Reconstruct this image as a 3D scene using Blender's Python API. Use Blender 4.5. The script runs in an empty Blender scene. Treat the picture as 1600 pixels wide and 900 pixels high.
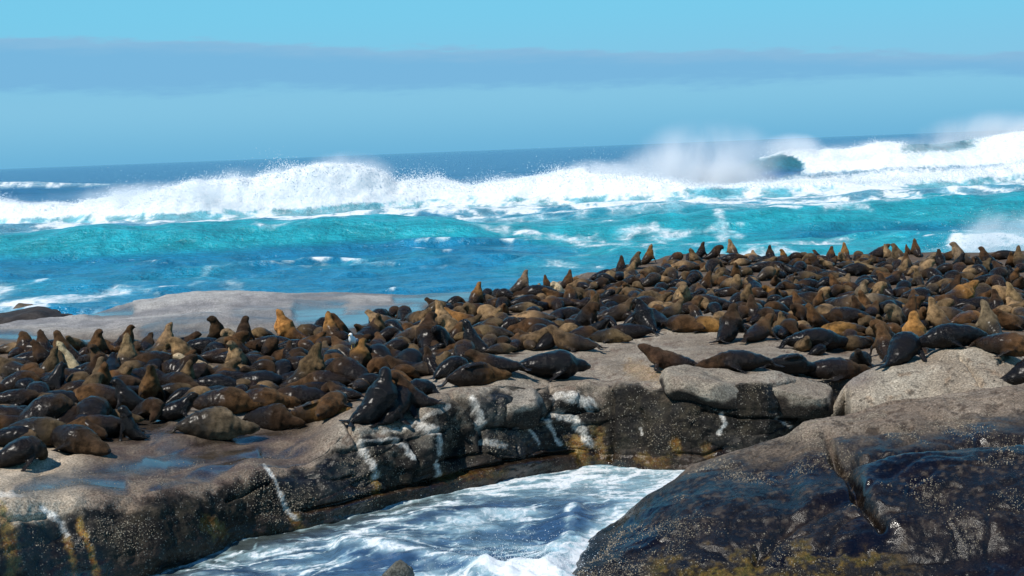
import bpy, bmesh, math, random
import numpy as np
from mathutils import Vector, Matrix
from mathutils.bvhtree import BVHTree
from mathutils.kdtree import KDTree

random.seed(7)
RNG = np.random.default_rng(7)
SC = bpy.context.scene
COL = SC.collection

# ------------------------------------------------------------------ camera
CAM_H = 6.8
F_PX = 2400.0                      # focal length in photo pixels (1600 wide)
ROLL = math.radians(2.23)
PITCH = math.radians(5.17)
FWD = np.array([0.0, math.cos(PITCH), -math.sin(PITCH)])
R0 = np.array([1.0, 0.0, 0.0])
U0 = np.array([0.0, math.sin(PITCH), math.cos(PITCH)])
CX = math.cos(ROLL) * R0 - math.sin(ROLL) * U0
CY = math.sin(ROLL) * R0 + math.cos(ROLL) * U0
CAM = np.array([0.0, 0.0, CAM_H])

cam_d = bpy.data.cameras.new('camera')
cam_d.sensor_width = 36.0
cam_d.lens = 36.0 * F_PX / 1600.0
cam_d.clip_start = 0.5
cam_d.clip_end = 60000.0
cam = bpy.data.objects.new('camera', cam_d)
COL.objects.link(cam)
cam.matrix_world = Matrix(((CX[0], CY[0], -FWD[0], CAM[0]),
                           (CX[1], CY[1], -FWD[1], CAM[1]),
                           (CX[2], CY[2], -FWD[2], CAM[2]),
                           (0, 0, 0, 1)))
SC.camera = cam

# ------------------------------------------------------------------ sun
SUN = Vector((-0.45, -0.36, 0.82)).normalized()
sun_d = bpy.data.lights.new('sun', 'SUN')
sun_d.energy = 5.0
sun_d.angle = math.radians(0.5)
sun_d.color = (1.0, 0.95, 0.87)
sun = bpy.data.objects.new('sun', sun_d)
sun.rotation_euler = (-SUN).to_track_quat('-Z', 'Y').to_euler()
sun.location = (0, 0, 60)
COL.objects.link(sun)

# ------------------------------------------------------------------ view
SC.view_settings.view_transform = 'Standard'
SC.view_settings.look = 'None'
SC.view_settings.exposure = 0.0
SC.view_settings.gamma = 1.0
SC.cycles.use_denoising = True
SC.cycles.max_bounces = 8
SC.cycles.volume_bounces = 3
SC.cycles.volume_max_steps = 128
SC.cycles.caustics_reflective = False
SC.cycles.caustics_refractive = False


# ------------------------------------------------------------------ node helper
class NT:
    def __init__(self, tree):
        self.t = tree
        self.n = tree.nodes
        self.l = tree.links
        self.n.clear()

    def new(self, typ, **kw):
        nd = self.n.new(typ)
        for k, v in kw.items():
            setattr(nd, k, v)
        return nd

    def link(self, a, b):
        self.l.new(a, b)

    def _set(self, sock, v):
        if v is None:
            return
        if isinstance(v, bpy.types.NodeSocket):
            self.l.new(v, sock)
        else:
            if isinstance(v, (tuple, list)) and len(v) == 3 and sock.type == 'RGBA':
                v = (*v, 1.0)
            sock.default_value = v

    def math(self, op, a, b=None, c=None, clamp=False):
        nd = self.n.new('ShaderNodeMath')
        nd.operation = op
        nd.use_clamp = clamp
        self._set(nd.inputs[0], a)
        self._set(nd.inputs[1], b)
        self._set(nd.inputs[2], c)
        return nd.outputs[0]

    def vmath(self, op, a, b=None, scale=None):
        nd = self.n.new('ShaderNodeVectorMath')
        nd.operation = op
        self._set(nd.inputs[0], a)
        if b is not None:
            self._set(nd.inputs[1], b)
        if scale is not None:
            self._set(nd.inputs[3], scale)
        return nd.outputs[0]

    def mix(self, fac, a, b, blend='MIX'):
        nd = self.n.new('ShaderNodeMix')
        nd.data_type = 'RGBA'
        nd.blend_type = blend
        self._set(nd.inputs[0], fac)
        self._set(nd.inputs[6], a)
        self._set(nd.inputs[7], b)
        return nd.outputs[2]

    def rng(self, v, a, b, c=0.0, d=1.0, smooth=True):
        nd = self.n.new('ShaderNodeMapRange')
        nd.interpolation_type = 'SMOOTHSTEP' if smooth else 'LINEAR'
        nd.clamp = True
        self._set(nd.inputs[0], v)
        for i, x in enumerate((a, b, c, d)):
            self._set(nd.inputs[1 + i], x)
        return nd.outputs[0]

    def noise(self, vec, scale, detail=4.0, rough=0.55, dist=0.0):
        nd = self.n.new('ShaderNodeTexNoise')
        nd.inputs['Scale'].default_value = scale
        nd.inputs['Detail'].default_value = detail
        nd.inputs['Roughness'].default_value = rough
        nd.inputs['Distortion'].default_value = dist
        if vec is not None:
            self.l.new(vec, nd.inputs['Vector'])
        return nd.outputs[0]

    def voronoi(self, vec, scale, feature='F1', out=0):
        nd = self.n.new('ShaderNodeTexVoronoi')
        nd.feature = feature
        nd.inputs['Scale'].default_value = scale
        if vec is not None:
            self.l.new(vec, nd.inputs['Vector'])
        return nd.outputs[out]

    def bump(self, h, strength=0.3, dist=0.02, normal=None):
        nd = self.n.new('ShaderNodeBump')
        self._set(nd.inputs['Strength'], strength)
        nd.inputs['Distance'].default_value = dist
        self.l.new(h, nd.inputs['Height'])
        if normal is not None:
            self.l.new(normal, nd.inputs['Normal'])
        return nd.outputs[0]

    def attr(self, name, typ='GEOMETRY'):
        nd = self.n.new('ShaderNodeAttribute')
        nd.attribute_type = typ
        nd.attribute_name = name
        return nd

    def sep(self, v):
        nd = self.n.new('ShaderNodeSeparateXYZ')
        self._set(nd.inputs[0], v)
        return nd.outputs

    def comb(self, x, y, z):
        nd = self.n.new('ShaderNodeCombineXYZ')
        self._set(nd.inputs[0], x)
        self._set(nd.inputs[1], y)
        self._set(nd.inputs[2], z)
        return nd.outputs[0]


def new_mat(name):
    m = bpy.data.materials.new(name)
    m.use_nodes = True
    return m, NT(m.node_tree)


# ------------------------------------------------------------------ world: clear coastal sky with a low stratus bank
world = bpy.data.worlds.new('World')
SC.world = world
world.use_nodes = True
w = NT(world.node_tree)
tc = w.new('ShaderNodeTexCoord')
sx, sy, sz = w.sep(tc.outputs['Generated'])
elev = w.math('MULTIPLY', w.math('ARCSINE', sz), 57.29578)
azim = w.math('MULTIPLY', w.math('ARCTAN2', sx, sy), 57.29578)
sky = w.new('ShaderNodeTexSky')
sky.sky_type = 'NISHITA'
sky.sun_disc = False
sky.sun_elevation = math.asin(SUN.z)
sky.sun_rotation = math.atan2(SUN.x, SUN.y)
sky.altitude = 0
sky.air_density = 1.0
sky.dust_density = 0.3
sky.ozone_density = 2.0
nish = w.mix(1.0, sky.outputs[0], (0.42, 0.86, 1.12), 'MULTIPLY')
# marine air: azure at the horizon, cyan a little higher, deep blue overhead
g1 = w.mix(w.rng(elev, -0.5, 2.2), (1.32, 4.40, 7.3), (2.30, 5.50, 7.9))
g2 = w.mix(w.rng(elev, 2.0, 5.5), g1, (1.95, 6.15, 8.5))
g3 = w.mix(w.rng(elev, 7.0, 32.0), g2, (0.60, 2.7, 6.0))
g4 = w.mix(w.rng(elev, 26.0, 62.0), g3, (0.09, 0.60, 2.3))
skyc = w.mix(0.86, nish, g4)
# stratus bank, its top sinking to the right
azc = w.math('MINIMUM', w.math('MAXIMUM', azim, -60.0), 60.0)
nv = w.comb(w.math('MULTIPLY', azim, 0.09), w.math('MULTIPLY', elev, 0.55), 0.0)
nz = w.math('SUBTRACT', w.noise(nv, 1.6, 5.0, 0.6), 0.5)
nz2 = w.math('SUBTRACT', w.noise(nv, 7.0, 4.0, 0.6), 0.5)
top = w.math('ADD', w.math('MULTIPLY_ADD', azc, -0.052, 3.78), w.math('MULTIPLY_ADD', nz, 1.0, w.math('MULTIPLY', nz2, 0.5)))
bot = w.math('ADD', w.math('MULTIPLY_ADD', azc, -0.020, 2.30), w.math('MULTIPLY_ADD', nz, 1.2, w.math('MULTIPLY', nz2, 0.7)))
mt = w.rng(w.math('SUBTRACT', top, elev), -0.02, 0.22)
mb = w.rng(w.math('SUBTRACT', elev, bot), -0.22, 0.30)
cm = w.math('MULTIPLY', mt, mb)
rim = w.rng(w.math('SUBTRACT', top, elev), 0.75, 0.0)
cc = w.mix(rim, (1.84, 4.55, 7.2), (2.60, 4.90, 7.15))
fin = w.mix(w.math('MULTIPLY', cm, 0.85), skyc, cc)
bg = w.new('ShaderNodeBackground')
w.link(fin, bg.inputs[0])
bg.inputs[1].default_value = 0.1
wo = w.new('ShaderNodeOutputWorld')
w.link(bg.outputs[0], wo.inputs[0])


# ------------------------------------------------------------------ pixel <-> place
def ray(px, py):
    u = (np.asarray(px, float) - 800.0) / F_PX
    v = (450.0 - np.asarray(py, float)) / F_PX
    return u[..., None] * CX + v[..., None] * CY + FWD


def at_d(px, py, d):
    """point of the sight line at depth y = d"""
    r = ray(px, py)
    k = np.asarray(d, float) / r[..., 1]
    return CAM + r * k[..., None]


def at_z(px, py, z):
    r = ray(px, py)
    k = (np.asarray(z, float) - CAM_H) / r[..., 2]
    return CAM + r * k[..., None]


def project(p):
    q = np.asarray(p, float) - CAM
    d = q @ FWD
    return 800.0 + F_PX * (q @ CX) / d, 450.0 - F_PX * (q @ CY) / d


def interp(x, tab):
    t = np.array(tab, float)
    return np.interp(x, t[:, 0], t[:, 1])


def sstep(x, a, b):
    t = np.clip((x - a) / (b - a), 0, 1)
    return t * t * (3 - 2 * t)


# ------------------------------------------------------------------ numpy gradient noise
_perm = np.tile(np.random.default_rng(3).permutation(256), 3).astype(np.int32)
_g = np.random.default_rng(4).normal(size=(256, 3))
_g /= np.linalg.norm(_g, axis=1)[:, None]
_g = _g.astype(np.float32)


def pn(p):
    sh = p.shape[:-1]
    p = p.reshape(-1, 3).astype(np.float32)
    fl = np.floor(p)
    f = p - fl
    i = fl.astype(np.int32)
    i &= 255
    u = f * f * f * (f * (f * 6 - 15) + 10)
    out = np.zeros(len(p), np.float32)
    for dx in (0, 1):
        wx = u[:, 0] if dx else 1 - u[:, 0]
        hx = _perm[i[:, 0] + dx]
        for dy in (0, 1):
            wy = u[:, 1] if dy else 1 - u[:, 1]
            hy = _perm[hx + i[:, 1] + dy]
            for dz in (0, 1):
                wz = u[:, 2] if dz else 1 - u[:, 2]
                g = _g[_perm[hy + i[:, 2] + dz]]
                out += wx * wy * wz * ((f[:, 0] - dx) * g[:, 0] + (f[:, 1] - dy) * g[:, 1] + (f[:, 2] - dz) * g[:, 2])
    return (out * 1.5).reshape(sh)


def fbm(p, scale, octv=4, gain=0.5, seed=0.0):
    q = p * scale + seed * 17.31
    a, s, t = 1.0, 0.0, 0.0
    for _ in range(octv):
        s = s + a * pn(q)
        t += a
        a *= gain
        q = q * 2.03 + 11.7
    return s / t


def ridged(p, scale, octv=4, gain=0.5, seed=0.0):
    q = p * scale + seed * 13.7
    a, s, t = 1.0, 0.0, 0.0
    for _ in range(octv):
        s = s + a * (1 - np.abs(pn(q)) * 1.6)
        t += a
        a *= gain
        q = q * 2.07 + 5.1
    return s / t


def cells(p2, jitter=0.85, seed=0):
    """2d cell noise: id hash in -1..1 and distance to the cell border"""
    sh = p2.shape[:-1]
    p2 = p2.reshape(-1, 2)
    base = np.floor(p2).astype(np.int64)
    best = np.full(len(p2), 1e9)
    sec = np.full(len(p2), 1e9)
    val = np.zeros(len(p2))
    for dx in (-1, 0, 1):
        for dy in (-1, 0, 1):
            c = base + (dx, dy)
            h = _perm[(_perm[(c[:, 0] + seed) & 255] + c[:, 1]) & 255]
            h2 = _perm[h + 1]
            h3 = _perm[h2 + 7]
            q = c + 0.5 + jitter * (np.stack([h, h2], 1) / 255.0 - 0.5)
            d = np.linalg.norm(p2 - q, axis=1)
            near = d < best
            sec = np.where(near, best, np.minimum(sec, d))
            val = np.where(near, h3 / 127.5 - 1, val)
            best = np.where(near, d, best)
    return val.reshape(sh), (sec - best).reshape(sh)


def seg_dist(px, py, line):
    """pixel distance to a polyline"""
    best = np.full(np.shape(px), 1e9)
    for (x0, y0), (x1, y1) in zip(line[:-1], line[1:]):
        dx, dy = x1 - x0, y1 - y0
        t = np.clip(((px - x0) * dx + (py - y0) * dy) / (dx * dx + dy * dy + 1e-9), 0, 1)
        best = np.minimum(best, np.hypot(px - x0 - t * dx, py - y0 - t * dy))
    return best


# ------------------------------------------------------------------ mesh helpers
def grid_mesh(name, G, attrs=None, flip=False):
    """G: rows x cols x 3 -> one mesh; attrs: name -> rows x cols (float) or rows x cols x 4 (colour)"""
    nr, nc = G.shape[:2]
    me = bpy.data.meshes.new(name)
    idx = np.arange(nr * nc).reshape(nr, nc)
    a, b, c, d = idx[:-1, :-1], idx[:-1, 1:], idx[1:, 1:], idx[1:, :-1]
    q = np.stack([a, b, c, d] if not flip else [a, d, c, b], -1).reshape(-1, 4)
    nf = len(q)
    me.vertices.add(nr * nc)
    me.vertices.foreach_set('co', np.ascontiguousarray(G, np.float32).ravel())
    me.loops.add(nf * 4)
    me.loops.foreach_set('vertex_index', q.ravel().astype(np.int32))
    me.polygons.add(nf)
    me.polygons.foreach_set('loop_start', np.arange(0, nf * 4, 4, dtype=np.int32))
    me.polygons.foreach_set('use_smooth', np.ones(nf, bool))
    for k, v in (attrs or {}).items():
        v = np.asarray(v, np.float32)
        if v.ndim == 3:
            at = me.attributes.new(k, 'FLOAT_COLOR', 'POINT')
            if v.shape[-1] == 3:
                v = np.concatenate([v, np.ones(v.shape[:-1] + (1,), np.float32)], -1)
            at.data.foreach_set('color', np.ascontiguousarray(v).ravel())
        else:
            at = me.attributes.new(k, 'FLOAT', 'POINT')
            at.data.foreach_set('value', v.ravel())
    me.update()
    me.validate()
    return me


def add(name, me, mat=None, parent=None, label=None, cat=None, group=None, kind=None):
    o = bpy.data.objects.new(name, me)
    COL.objects.link(o)
    if mat is not None and me is not None:
        me.materials.append(mat)
    if parent is not None:
        o.parent = parent
    for k, v in (('label', label), ('category', cat), ('group', group), ('kind', kind)):
        if v:
            o[k] = v
    return o


def raw_mesh(name, V, Fs, smooth=True):
    me = bpy.data.meshes.new(name)
    me.from_pydata([tuple(v) for v in V], [], Fs)
    if smooth:
        me.polygons.foreach_set('use_smooth', np.ones(len(me.polygons), bool))
    me.update()
    return me


def grid_normals(G):
    du = np.gradient(G, axis=1)
    dv = np.gradient(G, axis=0)
    n = np.cross(du, dv)
    n /= np.linalg.norm(n, axis=-1)[..., None] + 1e-9
    return n


def lerp(a, b, t):
    t = np.asarray(t)[..., None]
    return np.asarray(a) * (1 - t) + np.asarray(b) * t


# ------------------------------------------------------------------ materials
def rock_material(name, bump=0.6, speck=0.5, scale=1.0):
    m, n = new_mat(name)
    tcn = n.new('ShaderNodeTexCoord').outputs['Object']
    col = n.attr('col').outputs['Color']
    wet = n.attr('wet').outputs['Fac']
    crust = n.attr('crust').outputs['Fac']
    big = n.noise(tcn, 2.2 * scale, 6, 0.6)
    fine = n.noise(tcn, 26 * scale, 5, 0.65)
    grit = n.noise(tcn, 95 * scale, 3, 0.6)
    v1 = n.rng(big, 0.25, 0.75, 0.72, 1.28, False)
    v2 = n.rng(fine, 0.30, 0.70, 0.25, 1.75, False)
    v3 = n.rng(grit, 0.25, 0.75, 0.62, 1.38, False)
    vv = n.math('MULTIPLY', n.math('MULTIPLY', v1, v2), v3)
    base = n.vmath('SCALE', col, scale=vv)
    # barnacles and shell grit: pale specks, dark pits
    vd = n.voronoi(tcn, 21 * scale, 'F1', 0)
    sp = n.math('MULTIPLY', n.rng(vd, 0.34, 0.20), n.rng(n.noise(tcn, 5.5 * scale, 4, 0.6), 0.44, 0.60))
    sp = n.math('MULTIPLY', sp, n.math('MULTIPLY', crust, speck))
    base = n.mix(sp, base, (0.50, 0.46, 0.38))
    pit = n.math('MULTIPLY', n.rng(n.voronoi(tcn, 33 * scale, 'F1', 0), 0.30, 0.12), n.math('MULTIPLY', n.rng(fine, 0.40, 0.56), 0.85))
    pit = n.math('MULTIPLY', pit, n.math('SUBTRACT', 1.0, wet))
    base = n.mix(pit, base, (0.02, 0.017, 0.014))
    # wet rock is darker
    base = n.mix(n.rng(wet, 0.0, 0.9, 0.0, 0.9, False), base, n.vmath('SCALE', base, scale=0.16))
    rough = n.rng(wet, 0.0, 0.9, 0.88, 0.06, False)
    rough = n.math('ADD', rough, n.math('MULTIPLY', sp, 0.3), clamp=True)
    h = n.math('ADD', n.math('MULTIPLY', fine, 0.6), n.math('ADD', n.math('MULTIPLY', grit, 0.25), n.math('MULTIPLY', sp, 0.9)))
    st = n.math('MULTIPLY', n.rng(wet, 0.35, 0.95, 1.0, 0.08, False), bump)
    nrm = n.bump(h, st, 0.10)
    b = n.new('ShaderNodeBsdfPrincipled')
    n.link(base, b.inputs['Base Color'])
    n.link(rough, b.inputs['Roughness'])
    n.link(nrm, b.inputs['Normal'])
    b.inputs['IOR'].default_value = 1.5
    n._set(b.inputs['Specular IOR Level'], n.math('ADD', n.rng(wet, 0.30, 0.95, 0.12, 0.62, False), n.rng(wet, 0.78, 0.98, 0.0, 0.6, False)))
    o = n.new('ShaderNodeOutputMaterial')
    n.link(b.outputs[0], o.inputs[0])
    return m


def water_material(name, bump_sc=1.0, bump=0.25, rough=0.12):
    m, n = new_mat(name)
    geo = n.new('ShaderNodeNewGeometry')
    pos = geo.outputs['Position']
    col = n.attr('col').outputs['Color']
    foam = n.attr('foam').outputs['Fac']
    n1 = n.noise(n.vmath('MULTIPLY', pos, (1.0, 1.3, 1.0)), 1.3 * bump_sc, 5, 0.6)
    n2 = n.noise(pos, 6.0 * bump_sc, 4, 0.6)
    n3 = n.noise(n.vmath('MULTIPLY', pos, (1.3, 0.6, 1.3)), 2.6 * bump_sc, 7, 0.75, 0.8)
    ff = n.rng(n.math('ADD', foam, n.math('MULTIPLY', n.math('SUBTRACT', n3, 0.5), 1.7)), 0.30, 0.88)
    ff = n.math('MULTIPLY', ff, n.rng(foam, 0.04, 0.22))
    thin = n.math('MULTIPLY', n.rng(foam, 0.04, 0.5), 0.48)
    base = n.mix(thin, col, (0.42, 0.62, 0.66))
    n4 = n.noise(n.vmath('MULTIPLY', pos, (1.0, 0.55, 1.0)), 0.9 * bump_sc, 6, 0.68)
    var = n.math('MULTIPLY', n.rng(n1, 0.3, 0.7, 0.72, 1.28, False), n.rng(n4, 0.32, 0.68, 0.78, 1.22, False))
    base = n.vmath('SCALE', base, scale=var)
    h = n.math('ADD', n1, n.math('MULTIPLY', n2, 0.35))
    nrm = n.bump(h, bump, 0.35 / bump_sc)
    wb = n.new('ShaderNodeBsdfPrincipled')
    n.link(base, wb.inputs['Base Color'])
    wb.inputs['Roughness'].default_value = rough
    wb.inputs['IOR'].default_value = 1.33
    n.link(nrm, wb.inputs['Normal'])
    fb = n.new('ShaderNodeBsdfPrincipled')
    n._set(fb.inputs['Base Color'], n.mix(n.rng(n2, 0.3, 0.7), (0.60, 0.67, 0.71), (0.76, 0.78, 0.79)))
    fb.inputs['Roughness'].default_value = 0.85
    fb.inputs['Subsurface Weight'].default_value = 0.0
    n.link(n.bump(n.math('ADD', n3, n.math('MULTIPLY', n2, 0.5)), 0.30, 0.25 / bump_sc), fb.inputs['Normal'])
    mx = n.new('ShaderNodeMixShader')
    n.link(ff, mx.inputs[0])
    n.link(wb.outputs[0], mx.inputs[1])
    n.link(fb.outputs[0], mx.inputs[2])
    o = n.new('ShaderNodeOutputMaterial')
    n.link(mx.outputs[0], o.inputs[0])
    return m


def seal_material(name='seal_coat', vertex=False):
    m, n = new_mat(name)
    tcn = n.new('ShaderNodeTexCoord').outputs['Object']
    oi = n.new('ShaderNodeObjectInfo')
    coat = oi.outputs['Color']
    wetx = oi.outputs['Alpha']
    rnd = oi.outputs['Random']
    if vertex:
        ca = n.attr('coat')
        coat, wetx = ca.outputs['Color'], ca.outputs['Alpha']
    mk = n.attr('mask')
    flip, u, dors = n.sep(mk.outputs['Color'])
    vec = n.vmath('ADD', tcn, n.comb(n.math('MULTIPLY', rnd, 31.0), n.math('MULTIPLY', rnd, 17.0), 0.0))
    blot = n.noise(vec, 5.5, 4, 0.6)
    fur = n.noise(n.vmath('MULTIPLY', vec, (1.0, 1.0, 1.0)), 42, 4, 0.65)
    hair = n.noise(vec, 130, 2, 0.6)
    base = n.vmath('SCALE', coat, scale=n.math('MULTIPLY', n.rng(blot, 0.32, 0.68, 0.34, 1.75, False), n.rng(fur, 0.28, 0.72, 0.60, 1.40, False)))
    # paler throat and chest on the belly side, darker mantle
    throat = n.math('MULTIPLY', n.rng(u, 0.52, 0.68), n.rng(u, 0.93, 0.82))
    throat = n.math('MULTIPLY', throat, n.rng(dors, 0.35, -0.35))
    base = n.mix(n.math('MULTIPLY', throat, 0.45), base, n.vmath('MULTIPLY', base, (2.1, 1.95, 1.7)))
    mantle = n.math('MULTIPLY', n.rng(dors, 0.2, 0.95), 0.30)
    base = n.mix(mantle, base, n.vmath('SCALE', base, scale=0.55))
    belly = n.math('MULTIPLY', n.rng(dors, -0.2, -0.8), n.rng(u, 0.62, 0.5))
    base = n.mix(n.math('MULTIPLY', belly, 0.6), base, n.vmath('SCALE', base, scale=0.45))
    # wet hindquarters
    wv = n.math('ADD', n.math('MULTIPLY', n.math('SUBTRACT', blot, 0.5), 0.55), n.math('SUBTRACT', wetx, u))
    wet = n.rng(wv, -0.10, 0.14)
    dark = n.vmath('ADD', n.vmath('SCALE', base, scale=0.20), (0.003, 0.0026, 0.0028))
    base = n.mix(wet, base, dark)
    nose = n.rng(u, 0.975, 0.995)
    skin = n.math('MAXIMUM', flip, nose)
    base = n.mix(skin, base, (0.010, 0.009, 0.010))
    rough = n.mix(wet, (0.85, 0.85, 0.85), (0.24, 0.24, 0.24))
    rough = n.mix(skin, rough, (0.36, 0.36, 0.36))
    h = n.math('ADD', fur, n.math('MULTIPLY', hair, 0.5))
    b = n.new('ShaderNodeBsdfPrincipled')
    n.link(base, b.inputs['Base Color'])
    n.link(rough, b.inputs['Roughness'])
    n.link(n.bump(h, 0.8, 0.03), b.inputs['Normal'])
    b.inputs['IOR'].default_value = 1.22
    n._set(b.inputs['Specular IOR Level'], n.rng(wet, 0, 1, 0.3, 0.5, False))
    n._set(b.inputs['Coat Weight'], n.math('MULTIPLY', n.math('MAXIMUM', wet, skin), 0.26))
    b.inputs['Coat Roughness'].default_value = 0.27
    b.inputs['Coat IOR'].default_value = 1.4
    n._set(b.inputs['Sheen Weight'], n.math('MULTIPLY', n.math('SUBTRACT', 1.0, wet), 0.12))
    b.inputs['Sheen Roughness'].default_value = 0.4
    b.inputs['Sheen Tint'].default_value = (0.9, 0.7, 0.45, 1)
    o = n.new('ShaderNodeOutputMaterial')
    n.link(b.outputs[0], o.inputs[0])
    return m


def plain_material(name, color, rough=0.6, var=0.12, scale=40.0):
    m, n = new_mat(name)
    tcn = n.new('ShaderNodeTexCoord').outputs['Object']
    nz_ = n.noise(tcn, scale, 3, 0.6)
    base = n.mix(n.rng(nz_, 0.3, 0.7), tuple(c * (1 - var) for c in color), tuple(min(1, c * (1 + var)) for c in color))
    b = n.new('ShaderNodeBsdfPrincipled')
    n.link(base, b.inputs['Base Color'])
    b.inputs['Roughness'].default_value = rough
    o = n.new('ShaderNodeOutputMaterial')
    n.link(b.outputs[0], o.inputs[0])
    return m


M_ROCK = rock_material('shelf_rock', 0.55, 0.55)
M_BOULDER = rock_material('boulder_rock', 0.6, 0.45)
M_SEA = water_material('sea_water', 0.35, 0.8, 0.16)
M_CHAN = water_material('channel_water', 2.2, 0.35, 0.08)
M_SEAL = seal_material()
M_SEAL_V = seal_material('seal_coat_far', True)

# ================================================================== THE ROCK SHELF
BASE_T = [(-260, 1040), (0, 962), (100, 930), (240, 893), (330, 862), (470, 822), (580, 795), (700, 765), (800, 745),
          (900, 728), (950, 727), (1080, 735), (1200, 728), (1290, 700), (1360, 676), (1860, 650)]
LIP_T = [(-260, 800), (0, 787), (100, 784), (200, 774), (300, 762), (400, 740), (470, 722), (540, 676), (600, 657), (650, 650),
         (720, 614), (780, 600), (860, 598), (930, 604), (960, 607), (1050, 606), (1150, 600), (1250, 598), (1300, 590), (1360, 572), (1860, 555)]
SET_T = [(-260, 1.2), (0, 1.0), (300, 0.8), (400, 0.9), (540, 1.0), (650, 0.8), (720, 1.0), (860, 0.9), (930, 0.6), (960, 0.4),
         (1050, 0.5), (1150, 0.5), (1250, 0.8), (1860, 1.0)]
BACK_T = [(-260, 46), (0, 49), (100, 50), (200, 53), (330, 56.5), (450, 54.5), (580, 54), (700, 54), (800, 55), (860, 56),
          (920, 59), (980, 64), (1060, 67), (1150, 67), (1300, 64), (1450, 64), (1600, 63), (1860, 60)]

GUANO = [  # pixel line, half width, strength
    ([(413, 733), (425, 750), (440, 775), (455, 800), (462, 812)], 4.0, 1.0),
    ([(66, 792), (80, 803), (95, 815), (108, 832)], 6.5, 0.95),
    ([(565, 698), (575, 715), (588, 745)], 6.5, 0.95),
    ([(620, 688), (632, 700), (640, 716)], 8.0, 0.85),
    ([(655, 668), (675, 682), (682, 706)], 10.0, 0.7),
    ([(677, 722), (684, 745)], 6.0, 0.9),
    ([(733, 628), (746, 650), (755, 672)], 6.0, 0.8),
    ([(760, 690), (788, 698)], 8.0, 0.7),
    ([(825, 664), (838, 680), (846, 692)], 4.0, 0.95),
    ([(855, 652), (870, 670), (880, 694)], 4.5, 0.95),
    ([(868, 646), (898, 656), (912, 678), (920, 692)], 11.0, 0.9),
    ([(868, 622), (895, 628), (920, 634)], 13.0, 0.7),
    ([(1128, 646), (1133, 662), (1124, 677)], 5.0, 0.95),
    ([(1215, 653), (1235, 668)], 2.2, 0.9),
    ([(600, 672), (640, 664), (700, 640)], 6.0, 0.35),
    ([(0, 775), (30, 778)], 8.0, 0.6),
    ([(1000, 668), (1003, 680)], 2.0, 0.7),
    ([(560, 690), (620, 684)], 4.0, 0.5),
]
ORANGE = [
    ([(459, 808), (464, 828)], 6.0, 0.9), ([(587, 745), (588, 768)], 6.0, 0.8),
    ([(105, 830), (114, 868), (118, 910)], 6.0, 0.75), ([(122, 815), (140, 860), (153, 910)], 5.0, 1.0),
    ([(0, 800), (15, 840), (22, 910)], 12.0, 0.7), ([(905, 690), (908, 726)], 14.0, 0.85), ([(930, 670), (940, 720)], 10.0, 0.45),
    ([(1000, 715), (1040, 722)], 9.0, 0.5), ([(1055, 690), (1060, 705)], 7.0, 0.5), ([(320, 820), (350, 830)], 14.0, 0.4),
    ([(690, 748), (780, 738)], 8.0, 0.35), ([(1105, 700), (1115, 730)], 9.0, 0.35), ([(985, 572), (1030, 588)], 12.0, 0.22),
]
CRACKS = [  # pixel line, half width px, depth m
    ([(474, 799), (531, 787), (584, 771), (645, 759), (694, 747), (751, 731), (795, 720), (897, 706)], 2.6, 0.17),
    ([(520, 700), (560, 697), (645, 686), (690, 678)], 2.2, 0.10),
    ([(356, 781), (387, 768), (419, 757)], 2.6, 0.13),
    ([(16, 812), (47, 811), (72, 806)], 2.6, 0.13),
    ([(706, 622), (735, 645), (755, 672), (757, 704)], 4.0, 0.22),
    ([(542, 668), (556, 684), (560, 697)], 3.0, 0.16),
    ([(745, 668), (800, 666), (862, 648)], 2.6, 0.14),
    ([(866, 642), (900, 646), (932, 640)], 2.6, 0.13),
    ([(700, 716), (760, 708), (795, 720)], 2.2, 0.12),
    ([(1003, 640), (1010, 660), (1019, 690)], 2.2, 0.10),
    ([(955, 605), (958, 660), (952, 720)], 3.0, 0.16),
    ([(1100, 640), (1160, 652), (1240, 655)], 2.2, 0.10),
    ([(1060, 708), (1100, 712), (1130, 700)], 2.2, 0.08),
    ([(640, 690), (650, 720), (645, 758)], 2.4, 0.12),
    ([(808, 692), (812, 716)], 2.0, 0.08),
    ([(480, 742), (520, 748), (560, 740)], 2.0, 0.07),
    ([(860, 598), (868, 625), (858, 648)], 2.6, 0.10),
]
PUDDLE = [  # pixel line, half width px across, wetness
    ([(30, 768), (125, 753), (190, 758)], 9, 0.95), ([(120, 742), (250, 727), (350, 713), (400, 703)], 8, 0.9),
    ([(230, 722), (258, 728)], 8, 1.0), ([(160, 682), (215, 672), (248, 660)], 14, 1.0), ([(310, 692), (420, 677), (480, 668)], 6, 0.8),
    ([(60, 752), (200, 738)], 10, 0.75), ([(0, 527), (40, 526), (70, 532)], 4, 1.0), ([(140, 494), (205, 490)], 4, 1.0),
    ([(470, 493), (530, 488)], 11, 1.0), ([(540, 505), (620, 492), (650, 484)], 12, 1.0), ([(620, 470), (740, 462)], 6, 0.9),
    ([(230, 518), (330, 508)], 9, 0.55), ([(80, 540), (150, 535)], 6, 0.7), ([(370, 500), (440, 497)], 10, 0.5),
    ([(560, 645), (600, 640)], 5, 0.4), ([(250, 700), (370, 690)], 7, 0.6), ([(290, 560), (330, 555)], 8, 0.5),
]


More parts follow.
